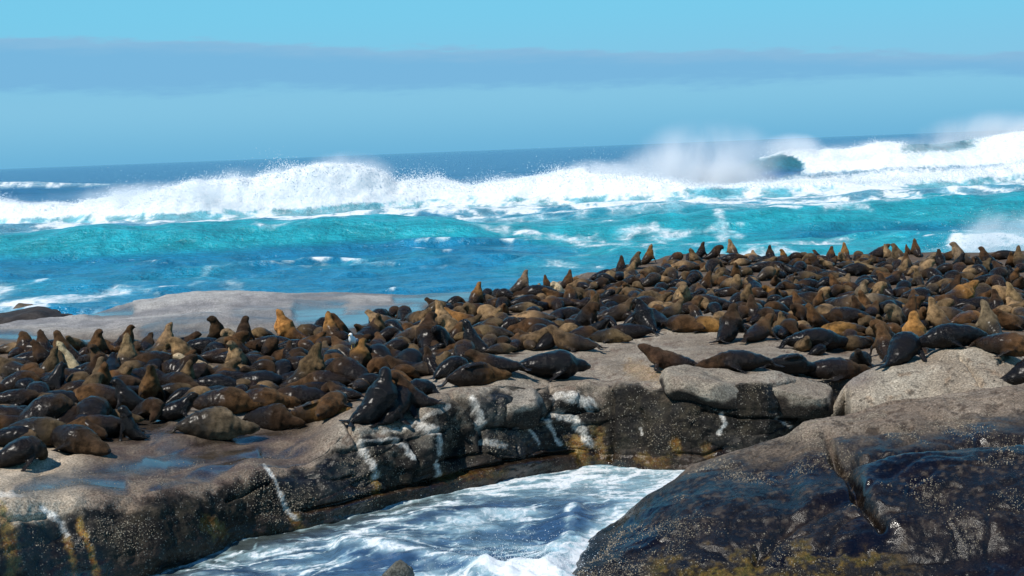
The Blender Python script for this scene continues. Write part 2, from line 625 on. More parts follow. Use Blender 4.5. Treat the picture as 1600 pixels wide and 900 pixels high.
def build_shelf():
    pxs = np.concatenate([np.linspace(-260, -4, 50), np.linspace(0, 1290, 540), np.linspace(1296, 1860, 110)])
    nc = len(pxs)
    yb, yl, st = interp(pxs, BASE_T), interp(pxs, LIP_T), interp(pxs, SET_T)
    kern = np.exp(-np.linspace(-2, 2, 21) ** 2)
    kern /= kern.sum()
    yl = np.convolve(np.pad(yl, 10, 'edge'), kern, 'valid')
    B = at_z(pxs, yb, 0 * pxs)
    Ls = at_d(pxs, yl, B[:, 1] + st)
    zl = Ls[:, 2]
    NW, NP = 140, 170
    rows = []
    for r in range(NW + 1):
        t = r / NW
        z = -0.7 + (zl + 0.7) * t
        tz = np.clip(z / zl, -0.4, 1)
        g = np.where(tz > 0, np.abs(tz) ** 2.4, tz * 0.15)
        xy = B[:, :2] + (Ls[:, :2] - B[:, :2]) * g[:, None]
        rows.append(np.concatenate([xy, z[:, None]], 1))
    dl = Ls[:, 1]
    db = interp(pxs, BACK_T)
    rad = Ls[:, :2] / Ls[:, 1:2]          # plan direction away from the camera
    for r in range(1, NP + 1):
        t = r / NP
        d = dl + (db + 7.0 - dl) * (t ** 1.5)
        z = zl + (1.86 - zl) * np.clip((d - dl) / interp(pxs, [(0, 10.5), (600, 10.5), (760, 14.0)]), 0, 1) ** 0.9
        fall = np.clip((d - db + 1.0) / 8.0, 0, 1)
        z = z - fall ** 1.7 * 4.2
        rows.append(np.concatenate([rad * d[:, None], z[:, None]], 1))
    G = np.array(rows)
    px, py = project(G)
    tw = np.arange(len(rows))[:, None] / NW * np.ones((1, nc))
    wall = sstep(tw, 1.12, 0.88)
    near = sstep(G[..., 1] - dl[None, :], 5.0, 0.5)
    # joints and blocks on the wall, rounded bumps on the top
    disp = fbm(G, 0.55, 3, seed=1) * 0.34 * (0.25 + 0.75 * near) + fbm(G, 2.0, 4, seed=2) * 0.11 * (0.2 + 0.8 * wall) + fbm(G, 7.0, 3, seed=3) * 0.035 * (0.3 + 0.7 * wall)
    s_arc = (px - 800) * 30 / 2400.0
    wob = fbm(G, 0.8, 3, seed=9)
    v, bd = cells(np.stack([s_arc * 0.55 + wob * 0.5, G[..., 2] * 1.7 + s_arc * 0.16 + wob * 0.5], -1), 0.8, 5)
    right = sstep(px, 420, 560)
    blk = wall * near * sstep(G[..., 2], 0.0, 0.35) * right * (1 - 0.55 * sstep(px, 940, 970))
    disp += blk * (v * 0.085 - np.exp(-(bd / 0.05) ** 2) * 0.03)
    ledge = wall * np.exp(-((np.mod(G[..., 2] * 2.1 + wob * 0.9 + s_arc * 0.05, 1.0) - 0.5) / 0.10) ** 2)
    disp -= ledge * 0.014
    for ln, wd, dp in CRACKS:
        dist = seg_dist(px, py, ln)
        disp -= dp * np.exp(-(dist / wd) ** 2) * (tw < 1.6)
    # the lower ledge stands proud of the joint above it; the dark recess is set back
    jy = np.interp(px, [474, 584, 694, 795, 897], [799, 771, 747, 720, 706])
    disp += 0.13 * sstep(py, jy - 1, jy + 4) * sstep(px, 440, 480) * sstep(px, 910, 890) * wall
    disp -= 0.42 * np.exp(-((px - 722) / 34) ** 2 - ((py - 700) / 36) ** 2) * (tw < 1.3)
    disp += 0.25 * np.exp(-((px - 672) / 24) ** 2 - ((py - 690) / 45) ** 2) * (tw < 1.3)
    disp += 0.22 * np.exp(-((px - 895) / 30) ** 2 - ((py - 628) / 14) ** 2)
    disp += 0.20 * np.exp(-((px - 800) / 60) ** 2 - ((py - 632) / 26) ** 2)
    disp -= 0.22 * np.exp(-((px - 940) / 16) ** 2 - ((py - 670) / 50) ** 2) * (tw < 1.3)
    # platform relief
    plat = sstep(tw, 0.95, 1.15)
    disp += plat * (fbm(G * np.array([0.6, 1, 1]), 0.30, 4, seed=6) * 0.36 * sstep(G[..., 1] - dl[None, :], 2, 8)
                    + 0.07 * (ridged(G * np.array([0.5, 1.2, 1]), 0.5, 3, seed=7) - 0.6))
    # the pale hump behind the left of the colony
    disp += 0.35 * np.exp(-((px - 350) / 150) ** 2 - ((G[..., 1] - 52) / 4.0) ** 2) * plat
    # crease between the pale rock on the left and the wet slab
    disp -= 0.06 * np.exp(-(seg_dist(px, py, [(10, 765), (80, 728), (130, 694), (155, 672)]) / 7) ** 2) * plat
    N = grid_normals(G)
    N *= np.sign((N * (CAM - G)).sum(-1))[..., None]
    N = np.where(plat[..., None] > 0.5, np.array([0, 0, 1.0]) * 0.7 + N * 0.3, N)
    wet = np.zeros_like(px)
    for ln, wd, a in PUDDLE:
        dist = seg_dist(px, py, ln) / 1.7
        wet = np.maximum(wet, a * np.exp(-(dist / wd) ** 2.0))
    flat = sstep(wet, 0.5, 0.9)
    wet = np.where(tw > 1.02, np.clip(wet + fbm(G * np.array([0.35, 1.0, 1]), 1.3, 4, seed=21) * 0.55 * sstep(wet, 0.05, 0.4), 0, 1), 0)
    G2 = G + N * (disp * (1 - 0.85 * flat))[..., None]
    # ---- colour: what the rock itself is
    n1 = fbm(G, 0.5, 4, seed=11)
    n2 = fbm(G, 2.5, 4, seed=12)
    n3 = fbm(G, 9.0, 3, seed=13)
    top = lerp((0.210, 0.172, 0.132), (0.325, 0.285, 0.228), sstep(n1 + 0.5 * n2, -0.3, 0.4))
    top = lerp(top, (0.12, 0.082, 0.062), sstep(n2 + 0.6 * n3, 0.0, 0.42) * 0.8)
    backrock = sstep(G[..., 1], 43, 48) * sstep(px, 700, 600)
    top = lerp(top, lerp((0.37, 0.355, 0.335), (0.29, 0.275, 0.27), sstep(n1, -0.2, 0.3)), backrock)
    # front-left slab: mussel-brown and purple grey
    slab = sstep(px, 560, 440) * sstep(py, 640, 690) * sstep(px, 90, 180)
    top = lerp(top, lerp((0.12, 0.082, 0.066), (0.22, 0.165, 0.12), sstep(n2, -0.2, 0.3)), slab * 0.9)
    pale = sstep(px, 150, 110) * sstep(py, 640, 665)
    top = lerp(top, (0.47, 0.38, 0.28), pale * 0.8)
    # trampled, stained ground under the colony
    cx_ = np.array([-50, 150, 250, 420, 540, 650, 760, 880, 960, 1110, 1260, 1340, 1700])
    lo_ = np.array([690, 640, 640, 648, 640, 600, 560, 520, 500, 500, 545, 555, 530])
    hi_ = np.array([545, 540, 535, 530, 520, 490, 470, 455, 420, 395, 395, 395, 395])
    stain = sstep(np.interp(px, cx_, lo_) + 30 * n2 - py, -6, 14) * sstep(py - np.interp(px, cx_, hi_), -20, 0)
    top = lerp(top, (0.085, 0.058, 0.042), stain * 0.8 * plat)
    # rim of the back edge: dark barnacle strip
    rimb = np.exp(-((G[..., 1] - (db[None, :] + 0.6)) / 1.3) ** 2)
    top = lerp(top, (0.05, 0.045, 0.04), np.clip(rimb * sstep(px, 430, 520) + sstep(G[..., 1], db[None, :] + 0.8, db[None, :] + 2.5), 0, 1) * 0.85)
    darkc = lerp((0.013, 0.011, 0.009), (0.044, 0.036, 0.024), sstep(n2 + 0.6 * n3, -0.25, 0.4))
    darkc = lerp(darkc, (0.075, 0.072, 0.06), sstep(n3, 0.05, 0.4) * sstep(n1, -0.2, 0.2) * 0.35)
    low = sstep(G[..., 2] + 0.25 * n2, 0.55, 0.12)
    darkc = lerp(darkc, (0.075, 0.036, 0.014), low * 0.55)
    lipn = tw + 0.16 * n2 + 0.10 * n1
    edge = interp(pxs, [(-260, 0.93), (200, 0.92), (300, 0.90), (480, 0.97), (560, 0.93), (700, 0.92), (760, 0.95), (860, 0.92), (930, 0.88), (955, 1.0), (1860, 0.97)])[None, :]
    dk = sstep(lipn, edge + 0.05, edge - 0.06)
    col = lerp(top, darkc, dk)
    # grey salt crust on the upper wall in the middle
    cr = sstep(lipn, edge - 0.45, edge - 0.05) * dk * sstep(px, 480, 560) * sstep(px, 960, 930) * sstep(n3 + n2, -0.1, 0.35)
    col = lerp(col, (0.23, 0.20, 0.16), cr * 0.42)
    ragged = 1 + 0.9 * n3 + 0.5 * n2
    n4 = fbm(G * np.array([1.6, 1, 0.6]), 16.0, 3, 0.6, seed=14)
    holes = sstep(n4 + 0.5 * n3, -0.30, 0.12)
    for ln, wd, a in ORANGE:
        dist = seg_dist(px, py, ln)
        k = a * sstep(dist / np.maximum(ragged, 0.3), wd * 1.35, wd * 0.35)
        col = lerp(col, lerp((0.34, 0.13, 0.010), (0.42, 0.27, 0.06), sstep(n3, -0.3, 0.3)), k * 0.95)
    for ln, wd, a in GUANO:
        dist = seg_dist(px, py, ln)
        k = a * sstep(dist / np.maximum(ragged, 0.3), wd * 0.85, wd * 0.5)
        col = lerp(col, (0.78, 0.74, 0.66), k * (0.25 + 0.75 * np.maximum(holes, sstep(dist, wd * 0.45, wd * 0.1))))
    wetw = dk * (0.30 + 0.35 * sstep(n1, -0.2, 0.3)) + low * dk * 0.3
    wet = np.clip(np.maximum(wet, wetw), 0, 1)
    Q = np.stack([(px * 0.97 - py * 0.24) * 0.007, (px * 0.24 + py * 0.97) * 0.05, 0 * px], -1)
    streak = fbm(Q, 1.0, 4, 0.55, seed=17)
    wet = np.maximum(wet, slab * (0.30 + 0.62 * sstep(streak, -0.12, 0.22)) * (tw > 1.0) * sstep(py, 790, 765))
    wet = np.maximum(wet, 0.30 * backrock * sstep(n1 + n2 * 0.5, -0.05, 0.3))
    crust = np.clip(0.25 + dk * 0.8 + slab * 0.5 + rimb * 0.4 - flat - low * 0.4, 0, 1)
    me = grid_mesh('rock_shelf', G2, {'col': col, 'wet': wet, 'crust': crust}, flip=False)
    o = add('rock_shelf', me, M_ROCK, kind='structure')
    return o, G2


SHELF, SHELF_G = build_shelf()


def bvh_of(objs):
    V, Fq, off = [], [], 0
    for o in objs:
        me = o.data
        co = np.empty(len(me.vertices) * 3)
        me.vertices.foreach_get('co', co)
        co = co.reshape(-1, 3)
        mw = np.array(o.matrix_world)
        co = co @ mw[:3, :3].T + mw[:3, 3]
        V.append(co)
        vi = np.empty(len(me.loops), np.int32)
        me.loops.foreach_get('vertex_index', vi)
        ls = np.empty(len(me.polygons), np.int32)
        me.polygons.foreach_get('loop_start', ls)
        lt = np.empty(len(me.polygons), np.int32)
        me.polygons.foreach_get('loop_total', lt)
        for a, b in zip(ls, lt):
            Fq.append([int(x) + off for x in vi[a:a + b]])
        off += len(co)
    return BVHTree.FromPolygons([Vector(v) for v in np.concatenate(V)], Fq)


# ================================================================== DOME ROCKS BUILT FROM THEIR PROFILE
def dome_rock(name, px0, px1, ncol, sil, base_y, crest_d, back, nf=110, nb=40, power=1.35, relief=None, colour=None, mat=None, **tags):
    pxs = np.linspace(px0, px1, ncol)
    ys = interp(pxs, sil)
    kern = np.exp(-np.linspace(-2, 2, 15) ** 2)
    kern /= kern.sum()
    ys = np.convolve(np.pad(ys, 7, 'edge'), kern, 'valid')
    dc = interp(pxs, crest_d)
    yb = np.maximum(interp(pxs, base_y), ys + 2)
    Bp = at_z(pxs, yb, np.full(ncol, -0.35))
    dbs = np.minimum(Bp[:, 1], dc - 0.3)
    rows = []
    for r in range(nf + 1):
        q = r / nf
        d = dbs + (dc - dbs) * q ** 1.25
        y = yb + (ys - yb) * (1 - (1 - q) ** power)
        rows.append(at_d(pxs, y, d))
    crest = rows[-1]
    rad = crest[:, :2] / crest[:, 1:2]
    slope = (rows[-1][:, 2] - rows[-4][:, 2]) / (rows[-1][:, 1] - rows[-4][:, 1] + 1e-6)
    for r in range(1, nb + 1):
        q = r / nb
        d = crest[:, 1] + back * q
        z = crest[:, 2] - (crest[:, 2] + 0.8) * (q ** 1.9) - 0.02 * q
        rows.append(np.concatenate([rad * d[:, None], z[:, None]], 1))
    G = np.array(rows)
    px, py = project(G)
    N = grid_normals(G)
    N *= np.sign((N * (CAM - np.array([0, 0, -6.0]) - G)).sum(-1))[..., None]
    front = (np.arange(len(rows)) <= nf)[:, None] * np.ones((1, ncol))
    D = relief(G, px, py, front)
    G2 = G + N * D[..., None]
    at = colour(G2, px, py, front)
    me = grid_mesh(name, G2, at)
    return add(name, me, mat, **tags), G2, N


def fr_relief(G, px, py, front):
    d = fbm(G, 0.5, 3, seed=31) * 0.22 + fbm(G, 1.8, 4, seed=32) * 0.035 + fbm(G, 7, 3, seed=33) * 0.02
    crev = [(1292, 682), (1303, 710), (1322, 736), (1337, 766), (1346, 792), (1376, 824)]
    dist = seg_dist(px, py, crev)
    d -= 0.17 * np.exp(-(dist / (6.0 + 3 * fbm(G, 2.0, 2, seed=37))) ** 2) * front * sstep(py, 676, 700)
    lobe = sstep(px - np.interp(py, [700, 736, 766, 792, 830], [1322, 1326, 1338, 1348, 1385]), -4, 26)
    lobe *= sstep(py, 702, 730) * sstep(py, 880, 790)
    d += 0.20 * lobe * front
    dist2 = seg_dist(px, py, [(1300, 712), (1350, 728), (1420, 716), (1500, 700), (1600, 690)])
    d -= 0.16 * np.exp(-(dist2 / 7) ** 2) * front
    dist3 = seg_dist(px, py, [(1180, 870), (1240, 815), (1290, 790), (1335, 775)])
    d -= 0.10 * np.exp(-(dist3 / 9) ** 2) * front
    dist4 = seg_dist(px, py, [(1290, 680), (1350, 672), (1420, 668)])
    d -= 0.09 * np.exp(-(dist4 / 6) ** 2) * front
    st = np.mod(fbm(G, 0.45, 3, seed=36) * 3.5 + (px * 0.35 + py) * 0.018, 1.0)
    d -= 0.03 * np.exp(-((st - 0.5) / 0.12) ** 2) * front
    return d


def fr_colour(G, px, py, front):
    n1, n2, n3 = fbm(G, 0.5, 4, seed=41), fbm(G, 2.4, 4, seed=42), fbm(G, 9, 3, seed=43)
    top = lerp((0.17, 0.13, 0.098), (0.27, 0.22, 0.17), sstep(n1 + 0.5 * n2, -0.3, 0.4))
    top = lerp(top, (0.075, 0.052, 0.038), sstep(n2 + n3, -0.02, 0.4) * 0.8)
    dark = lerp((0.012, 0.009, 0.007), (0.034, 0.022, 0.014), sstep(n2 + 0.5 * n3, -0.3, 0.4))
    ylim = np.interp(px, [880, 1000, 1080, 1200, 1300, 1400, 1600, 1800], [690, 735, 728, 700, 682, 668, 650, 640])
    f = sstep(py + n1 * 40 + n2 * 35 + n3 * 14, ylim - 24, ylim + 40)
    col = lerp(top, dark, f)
    mid = f * sstep(n3 + n2 * 0.35, 0.08, 0.42) * sstep(py, 890, 740)
    col = lerp(col, (0.13, 0.095, 0.065), mid * 0.7)
    alg = sstep(py + n2 * 60 + n3 * 22, 856, 884) * sstep(px, 990, 1040) * sstep(px, 1480, 1330) * front
    col = lerp(col, lerp((0.10, 0.085, 0.012), (0.17, 0.105, 0.022), sstep(n3, -0.2, 0.3)), alg * 0.75 * sstep(n2 + n3, -0.15, 0.3))
    pud = np.exp(-(seg_dist(px, py, [(1480, 712), (1560, 703), (1640, 698)]) / 8) ** 2)
    Q = np.stack([(px * 0.94 - py * 0.34) * 0.0045, (px * 0.34 + py * 0.94) * 0.022, 0 * px], -1)
    streak = fbm(Q, 1.0, 4, 0.55, seed=47)
    wet = f * (0.67 + 0.21 * sstep(streak + 0.4 * n1, -0.15, 0.30)) * (1 - 0.25 * mid) * (1 - 0.5 * alg)
    wet = np.maximum(wet, pud)
    wet = np.clip(wet, 0, 1)
    crust = np.clip(0.55 + 0.4 * mid - 0.25 * f, 0, 1)
    return {'col': col, 'wet': wet, 'crust': crust}


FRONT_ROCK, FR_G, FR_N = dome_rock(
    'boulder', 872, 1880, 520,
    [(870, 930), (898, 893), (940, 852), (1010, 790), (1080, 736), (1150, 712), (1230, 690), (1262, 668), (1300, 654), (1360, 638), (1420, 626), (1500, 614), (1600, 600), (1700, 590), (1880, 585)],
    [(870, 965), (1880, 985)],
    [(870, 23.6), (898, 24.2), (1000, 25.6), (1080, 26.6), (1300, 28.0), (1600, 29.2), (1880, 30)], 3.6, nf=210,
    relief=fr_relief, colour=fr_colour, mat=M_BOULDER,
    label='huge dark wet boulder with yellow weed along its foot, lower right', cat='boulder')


def pb_relief(G, px, py, front):
    d = fbm(G, 0.6, 3, seed=51) * 0.14 + fbm(G, 2.4, 4, seed=52) * 0.05 + fbm(G, 9, 3, seed=53) * 0.02
    d -= 0.13 * np.exp(-(seg_dist(px, py, [(1500, 553), (1515, 570), (1525, 585), (1534, 600)]) / 3.0) ** 2)
    d -= 0.06 * np.exp(-(seg_dist(px, py, [(1440, 557), (1480, 560), (1500, 553)]) / 4.0) ** 2)
    d -= 0.09 * np.exp(-(seg_dist(px, py, [(1562, 566), (1570, 560)]) / 3.0) ** 2)
    return d


def pb_colour(G, px, py, front):
    n1, n2, n3 = fbm(G, 0.7, 4, seed=61), fbm(G, 3, 4, seed=62), fbm(G, 10, 3, seed=63)
    col = lerp((0.25, 0.205, 0.155), (0.345, 0.30, 0.235), sstep(n1 + 0.5 * n2, -0.3, 0.3))
    col = lerp(col, (0.26, 0.175, 0.11), sstep(n2, 0.12, 0.45) * 0.7)
    col = lerp(col, (0.07, 0.06, 0.05), sstep(n3 + 0.7 * n2, 0.2, 0.5) * 0.75)
    foot = sstep(py + n2 * 25, 625, 650) * sstep(px, 1380, 1310)
    col = lerp(col, (0.05, 0.045, 0.035), foot * 0.8)
    rim = sstep(px, 1390, 1320) * sstep(py, 615, 590)
    col = lerp(col, (0.22, 0.19, 0.19), rim * 0.5)
    return {'col': col, 'wet': np.clip(rim * 0.3, 0, 1), 'crust': np.full_like(px, 0.35)}


PALE_ROCK, PB_G, _ = dome_rock(
    'boulder', 1296, 1880, 260,
    [(1296, 660), (1303, 640), (1312, 614), (1330, 592), (1370, 573), (1440, 558), (1470, 545), (1510, 538), (1545, 540), (1575, 550), (1600, 562), (1660, 575), (1880, 590)],
    [(1296, 665), (1306, 680), (1330, 770), (1880, 775)],
    [(1296, 32.4), (1330, 33.0), (1450, 33.8), (1600, 33.8), (1880, 33.6)], 3.5, nf=120, power=1.7,
    relief=pb_relief, colour=pb_colour, mat=M_BOULDER,
    label='smooth pale grey boulder behind the huge dark one', cat='boulder')


# ------------------------------------------------------------------ loose slabs and stones
def stone(name, center, size, rot, seed, pal, sub=5, expo=3.2, rough=0.10, wet=0.2, crust=0.5, facets=True, **tags):
    bm = bmesh.new()
    bmesh.ops.create_icosphere(bm, subdivisions=sub, radius=1.0)
    V = np.array([v.co[:] for v in bm.verts])
    Fc = [[v.index for v in f.verts] for f in bm.faces]
    bm.free()
    k = (np.abs(V) ** expo).sum(1) ** (-1 / expo)      # superellipsoid: blocky but rounded
    P = V * k[:, None] * np.array(size) * 0.5
    n = V / np.linalg.norm(V, axis=1)[:, None]
    s = max(size)
    dsp = fbm(P + seed, 1.1 / s * 2, 3) * rough * 2.2 * s * 0.5 + fbm(P + seed, 6.0 / s, 4) * rough * 0.6 + fbm(P + seed, 18.0 / s, 3) * rough * 0.45
    P = P + n * dsp[:, None]
    rc = np.random.default_rng(int(seed * 7))
    for _ in range(16 if facets else 0):                # chipped faces
        pn_ = rc.normal(size=3)
        pn_ /= np.linalg.norm(pn_)
        hh = np.quantile(P @ pn_, rc.uniform(.86, .97))
        ex_ = np.maximum(P @ pn_ - hh, 0)
        P = P - pn_ * (ex_ * .88)[:, None]
    me = raw_mesh(name, P, Fc)
    n2, n3 = fbm(P + seed, 2.4, 4), fbm(P + seed, 9, 3)
    c0, c1, c2 = pal
    col = lerp(c0, c1, sstep(n2, -0.3, 0.3))
    lowf = sstep(P[:, 2] / size[2] + 0.5 * n2, 0.24, -0.02)
    col = lerp(col, c2, np.maximum(lowf, sstep(n3 + 0.5 * n2, 0.25, 0.5) * 0.7))
    at = me.attributes.new('col', 'FLOAT_COLOR', 'POINT')
    at.data.foreach_set('color', np.concatenate([col, np.ones((len(P), 1))], 1).astype(np.float32).ravel())
    for nm, vv in (('wet', wet * (0.4 + 0.6 * lowf)), ('crust', np.full(len(P), crust))):
        at = me.attributes.new(nm, 'FLOAT', 'POINT')
        at.data.foreach_set('value', vv.astype(np.float32))
    o = add(name, me, M_BOULDER, **tags)
    o.location = center
    o.rotation_euler = [math.radians(a) for a in rot]
    return o


PALE = ((0.215, 0.175, 0.135), (0.31, 0.265, 0.205), (0.035, 0.028, 0.022))
GREY = ((0.20, 0.18, 0.15), (0.30, 0.26, 0.21), (0.04, 0.034, 0.028))
BLACK = ((0.035, 0.03, 0.028), (0.07, 0.06, 0.055), (0.015, 0.013, 0.012))
STONES = [
    stone('rock_slab', at_d(1102.0, 607.0, 32.6), (2.25, 1.9, 0.62), (5, 12, -8), 3.0, PALE, expo=5.5, rough=0.085,
          label='tilted grey slab overhanging the dark channel wall', cat='rock'),
    stone('rock_slab', at_d(1236.0, 618.0, 33.1), (1.85, 1.8, 0.72), (4, 6, 14), 9.0, PALE, expo=5.5, rough=0.09,
          label='cracked grey block between the overhanging slab and the pale boulder', cat='rock'),
    stone('rock_slab', at_d(800.0, 640.0, 32.3), (1.55, 1.3, 0.72), (6, -6, 14), 14.0, GREY, sub=5, expo=5.0, rough=0.11,
          label='dark grey rounded block at the lip of the wall, above white streaks', cat='rock'),
    stone('rock', at_d(618.0, 908.0, 23.9), (0.62, 0.6, 0.66), (10, 5, 20), 21.0, ((0.10, 0.10, 0.085), (0.15, 0.145, 0.12), (0.04, 0.04, 0.03)), sub=4, expo=2.0,
          label='small grey rock tip poking out of the foaming channel', cat='rock'),
    stone('rock', at_d(20.0, 505.0, 63.0), (5.6, 3.0, 0.75), (0, 0, 4), 27.0, BLACK, wet=0.7,
          label='low black wet rock at the water edge, far left', cat='rock'),
    stone('rock', at_d(40.0, 486.0, 72.0), (1.3, 1.0, 0.8), (0, 10, 0), 33.0, ((0.10, 0.08, 0.055), (0.16, 0.13, 0.10), (0.04, 0.03, 0.025)), sub=4, expo=2.2,
          label='small brown rock awash in white foam, far left', cat='rock'),
    stone('rock', at_d(78.0, 494.0, 66.0), (0.9, 0.8, 0.6), (0, 0, 30), 39.0, BLACK, sub=4, expo=2.2, wet=0.6,
          label='small black rock just right of the low wet rock', cat='rock'),
    stone('rock', at_d(252.0, 484.0, 58.5), (1.0, 0.8, 0.5), (0, 0, 10), 44.0, BLACK, sub=4, expo=2.2, wet=0.6,
          label='small dark rock where surf meets the pale hump', cat='rock'),
]

# ================================================================== WATER
SURF_D = [(-400, 190), (0, 186), (250, 181), (400, 183), (540, 188), (700, 192), (900, 190), (1100, 186), (1300, 184), (1450, 188), (1600, 194), (2000, 198)]
SURF_H = [(-400, 2.2), (0, 2.9), (60, 2.2), (120, 2.0), (200, 2.5), (300, 3.6), (400, 4.3), (480, 5.2), (530, 5.7), (570, 5.6), (595, 5.0), (625, 3.1), (700, 2.8), (745, 2.1),
          (800, 2.7), (850, 3.2), (920, 4.4), (955, 3.6), (1000, 2.9), (1050, 2.2), (1090, 1.2), (1150, 1.0), (1250, 1.1), (1350, 0.9), (1450, 1.0), (1530, 1.6), (1600, 2.4), (2000, 3.0)]
W2_H = [(-400, 0.0), (1090, 0.3), (1150, 2.2), (1190, 4.0), (1230, 5.0), (1280, 4.9), (1330, 4.8), (1390, 5.5), (1440, 5.2), (1480, 5.2), (1540, 5.6), (1600, 6.2), (2000, 6.0)]
W3_H = [(-400, 4.0), (0, 3.4), (60, 3.0), (120, 2.0), (200, 1.4), (300, 0.6), (420, 0.0), (1900, 0.0)]


def wave(dd, front, back, p=2.0):
    return np.where(dd < 0, np.exp(-np.abs(dd / front) ** p), np.exp(-np.abs(dd / back) ** p))


SURF_PTS = {}


def build_sea():
    az = np.linspace(-0.54, 0.54, 470)
    seg = [np.linspace(40, 60, 14, endpoint=False), np.linspace(60, 100, 100, endpoint=False), np.linspace(100, 130, 80, endpoint=False), np.linspace(130, 165, 60, endpoint=False),
           np.linspace(165, 212, 140, endpoint=False), np.linspace(212, 262, 90, endpoint=False), np.geomspace(262, 700, 50, endpoint=False), np.geomspace(700, 30000, 40)]
    ds = np.concatenate(seg)
    A, Dm = np.meshgrid(az, ds)
    X = A * Dm
    pxa = 800 + F_PX * A
    P = np.stack([X, Dm, 0 * X], -1)
    farfade = sstep(Dm, 900, 300)
    z = fbm(P * np.array([0.35, 1.0, 1]), 0.11, 4, seed=71) * 0.75 * farfade + fbm(P * np.array([0.6, 1.0, 1]), 0.45, 3, seed=72) * 0.36 * sstep(Dm, 260, 160)
    lx = az[None, :] * 150.0
    lat = np.stack([lx, 0 * lx, 0 * lx + 3.3], -1)
    # turquoise swell and its followers
    D1 = 112 + 4.0 * fbm(lat, 0.035, 3, seed=73) + 1.5 * fbm(lat, 0.12, 2, seed=74)
    H1 = 1.75 + 1.3 * fbm(lat, 0.05, 3, seed=75)
    w1 = wave(Dm - D1, 6.5, 13.0)
    z = z + H1 * w1
    D2 = 93 + 3 * fbm(lat, 0.05, 2, seed=76)
    w2 = wave(Dm - D2, 3.0, 6.0)
    z = z + (0.55 + 0.6 * fbm(lat, 0.08, 2, seed=77)) * w2
    D3 = 138 + 5 * fbm(lat, 0.03, 2, seed=78)
    w3 = wave(Dm - D3, 5, 9)
    z = z + (0.9 + 0.8 * fbm(lat, 0.06, 2, seed=79)) * w3
    D4 = 157 + 5 * fbm(lat, 0.03, 2, seed=80)
    w4 = wave(Dm - D4, 4, 8)
    z = z + (0.8 + 0.9 * fbm(lat, 0.06, 2, seed=81)) * w4
    # the breaking surf
    Ds = interp(pxa, SURF_D) + 2.2 * fbm(lat, 0.10, 3, seed=82)
    Hs = interp(pxa, SURF_H) * (1 + 0.22 * fbm(lat, 0.16, 3, seed=83))
    ws = np.where(Dm < Ds, np.exp(-((Dm - Ds) / 3.4) ** 2), wave(Dm - Ds, 1, 11))
    z = z + Hs * ws
    H2 = interp(pxa, W2_H)
    Dw2 = 240 + 2.5 * fbm(lat, 0.09, 3, seed=84)
    wv2 = np.where(Dm < Dw2, np.exp(-(np.abs(Dm - Dw2) / 6.0) ** 1.8), wave(Dm - Dw2, 1, 14))
    z = z + H2 * wv2 * (1 + 0.10 * fbm(lat, 0.12, 3, seed=85))
    H3 = interp(pxa, W3_H)
    wv3 = wave(Dm - 420, 16, 30)
    z = z + H3 * wv3
    # white water lumps
    pl = np.stack([X, Dm, z * 1.5], -1)
    surfm = sstep(ws * Hs, 0.55, 1.1) * sstep(Dm - Ds, 9, 2)
    tail = sstep(Dm - Ds, -16, -5) * sstep(Dm - Ds, 4, -2)
    # right wave: broken from x=1250 on, open dark face at 1195-1245
    zc = np.clip(z / 5.0, 0, 1)
    redge = 1238 + 26 * np.sin(zc * 3.1) - 10 * zc + 22 * fbm(P, 0.35, 3, seed=95)
    open_face = sstep(pxa, 1196, 1208) * sstep(pxa - redge, 6, -6) * sstep(Dm, 224, 228)
    green = sstep(pxa, 1395, 1440) * sstep(pxa, 1560, 1500) * sstep(z, 3.2, 4.4)
    b2 = sstep(wv2 * H2, 0.9, 1.8) * sstep(Dm - Dw2, 4, 1) * sstep(pxa - redge, -6, 6) * (1 - open_face) * (1 - 0.8 * green)
    b2 = np.maximum(b2, np.exp(-((Dm - Dw2 + 0.6) / 1.1) ** 2) * sstep(pxa, 1188, 1200) * sstep(pxa, 1300, 1260) * 0.9)
    b2 = np.maximum(b2, sstep(pxa + 30 * fbm(P, 0.2, 3, seed=96), 1185, 1250) * sstep(Dm, 214, 222) * sstep(Dm, 236, 228) * 0.95)
    lump = (1 - np.abs(fbm(pl, 0.30, 4, seed=86)) * 2.2)
    z = z + np.maximum(surfm, b2) * ((lump - 0.55) * 0.62 + fbm(pl, 1.1, 3, seed=87) * 0.22)
    # ---- foam
    st = np.array([1.0, 0.5, 1.0])
    lace = ridged(P * st, 0.22, 5, 0.62, seed=88)
    patch = fbm(P * np.array([0.9, 0.8, 1]), 0.04, 3, seed=89)
    patch2 = fbm(P * np.array([0.8, 0.6, 1]), 0.11, 3, seed=90)
    foam = np.maximum(surfm, b2)
    foam = np.maximum(foam, tail * (0.22 + 0.5 * sstep(lace, 0.55, 0.85)) * sstep(Hs, 0.6, 1.6))
    mid = sstep(Dm, 126, 148) * sstep(Dm, 208, 196)
    foam = np.maximum(foam, mid * sstep(lace + 0.35 * patch + 0.4 * patch2, 0.52, 0.86) * 0.85)
    foam = np.maximum(foam, mid * (0.16 + 0.22 * sstep(patch2, -0.2, 0.3)))
    near = sstep(Dm, 128, 118) * sstep(lace + 0.7 * patch + 0.6 * patch2, 0.60, 1.0) * 0.62
    foam = np.maximum(foam, near)
    crest = np.exp(-((Dm - D1 - 1.5) / 2.4) ** 2) * sstep(patch + 0.8 * patch2, 0.05, 0.35)
    foam = np.maximum(foam, crest * 0.8)
    far = sstep(Dm, 262, 300) * sstep(H3 * wv3, 0.9, 2.2) * (0.4 + 0.6 * sstep(lace, 0.5, 0.8))
    foam = np.maximum(foam, far)
    foam = np.maximum(foam, sstep(Dm, 262, 400) * sstep(Dm, 1600, 900) * sstep(fbm(P * np.array([0.5, .3, 1]), 0.12, 3, seed=91), 0.56, 0.70) * 0.9)
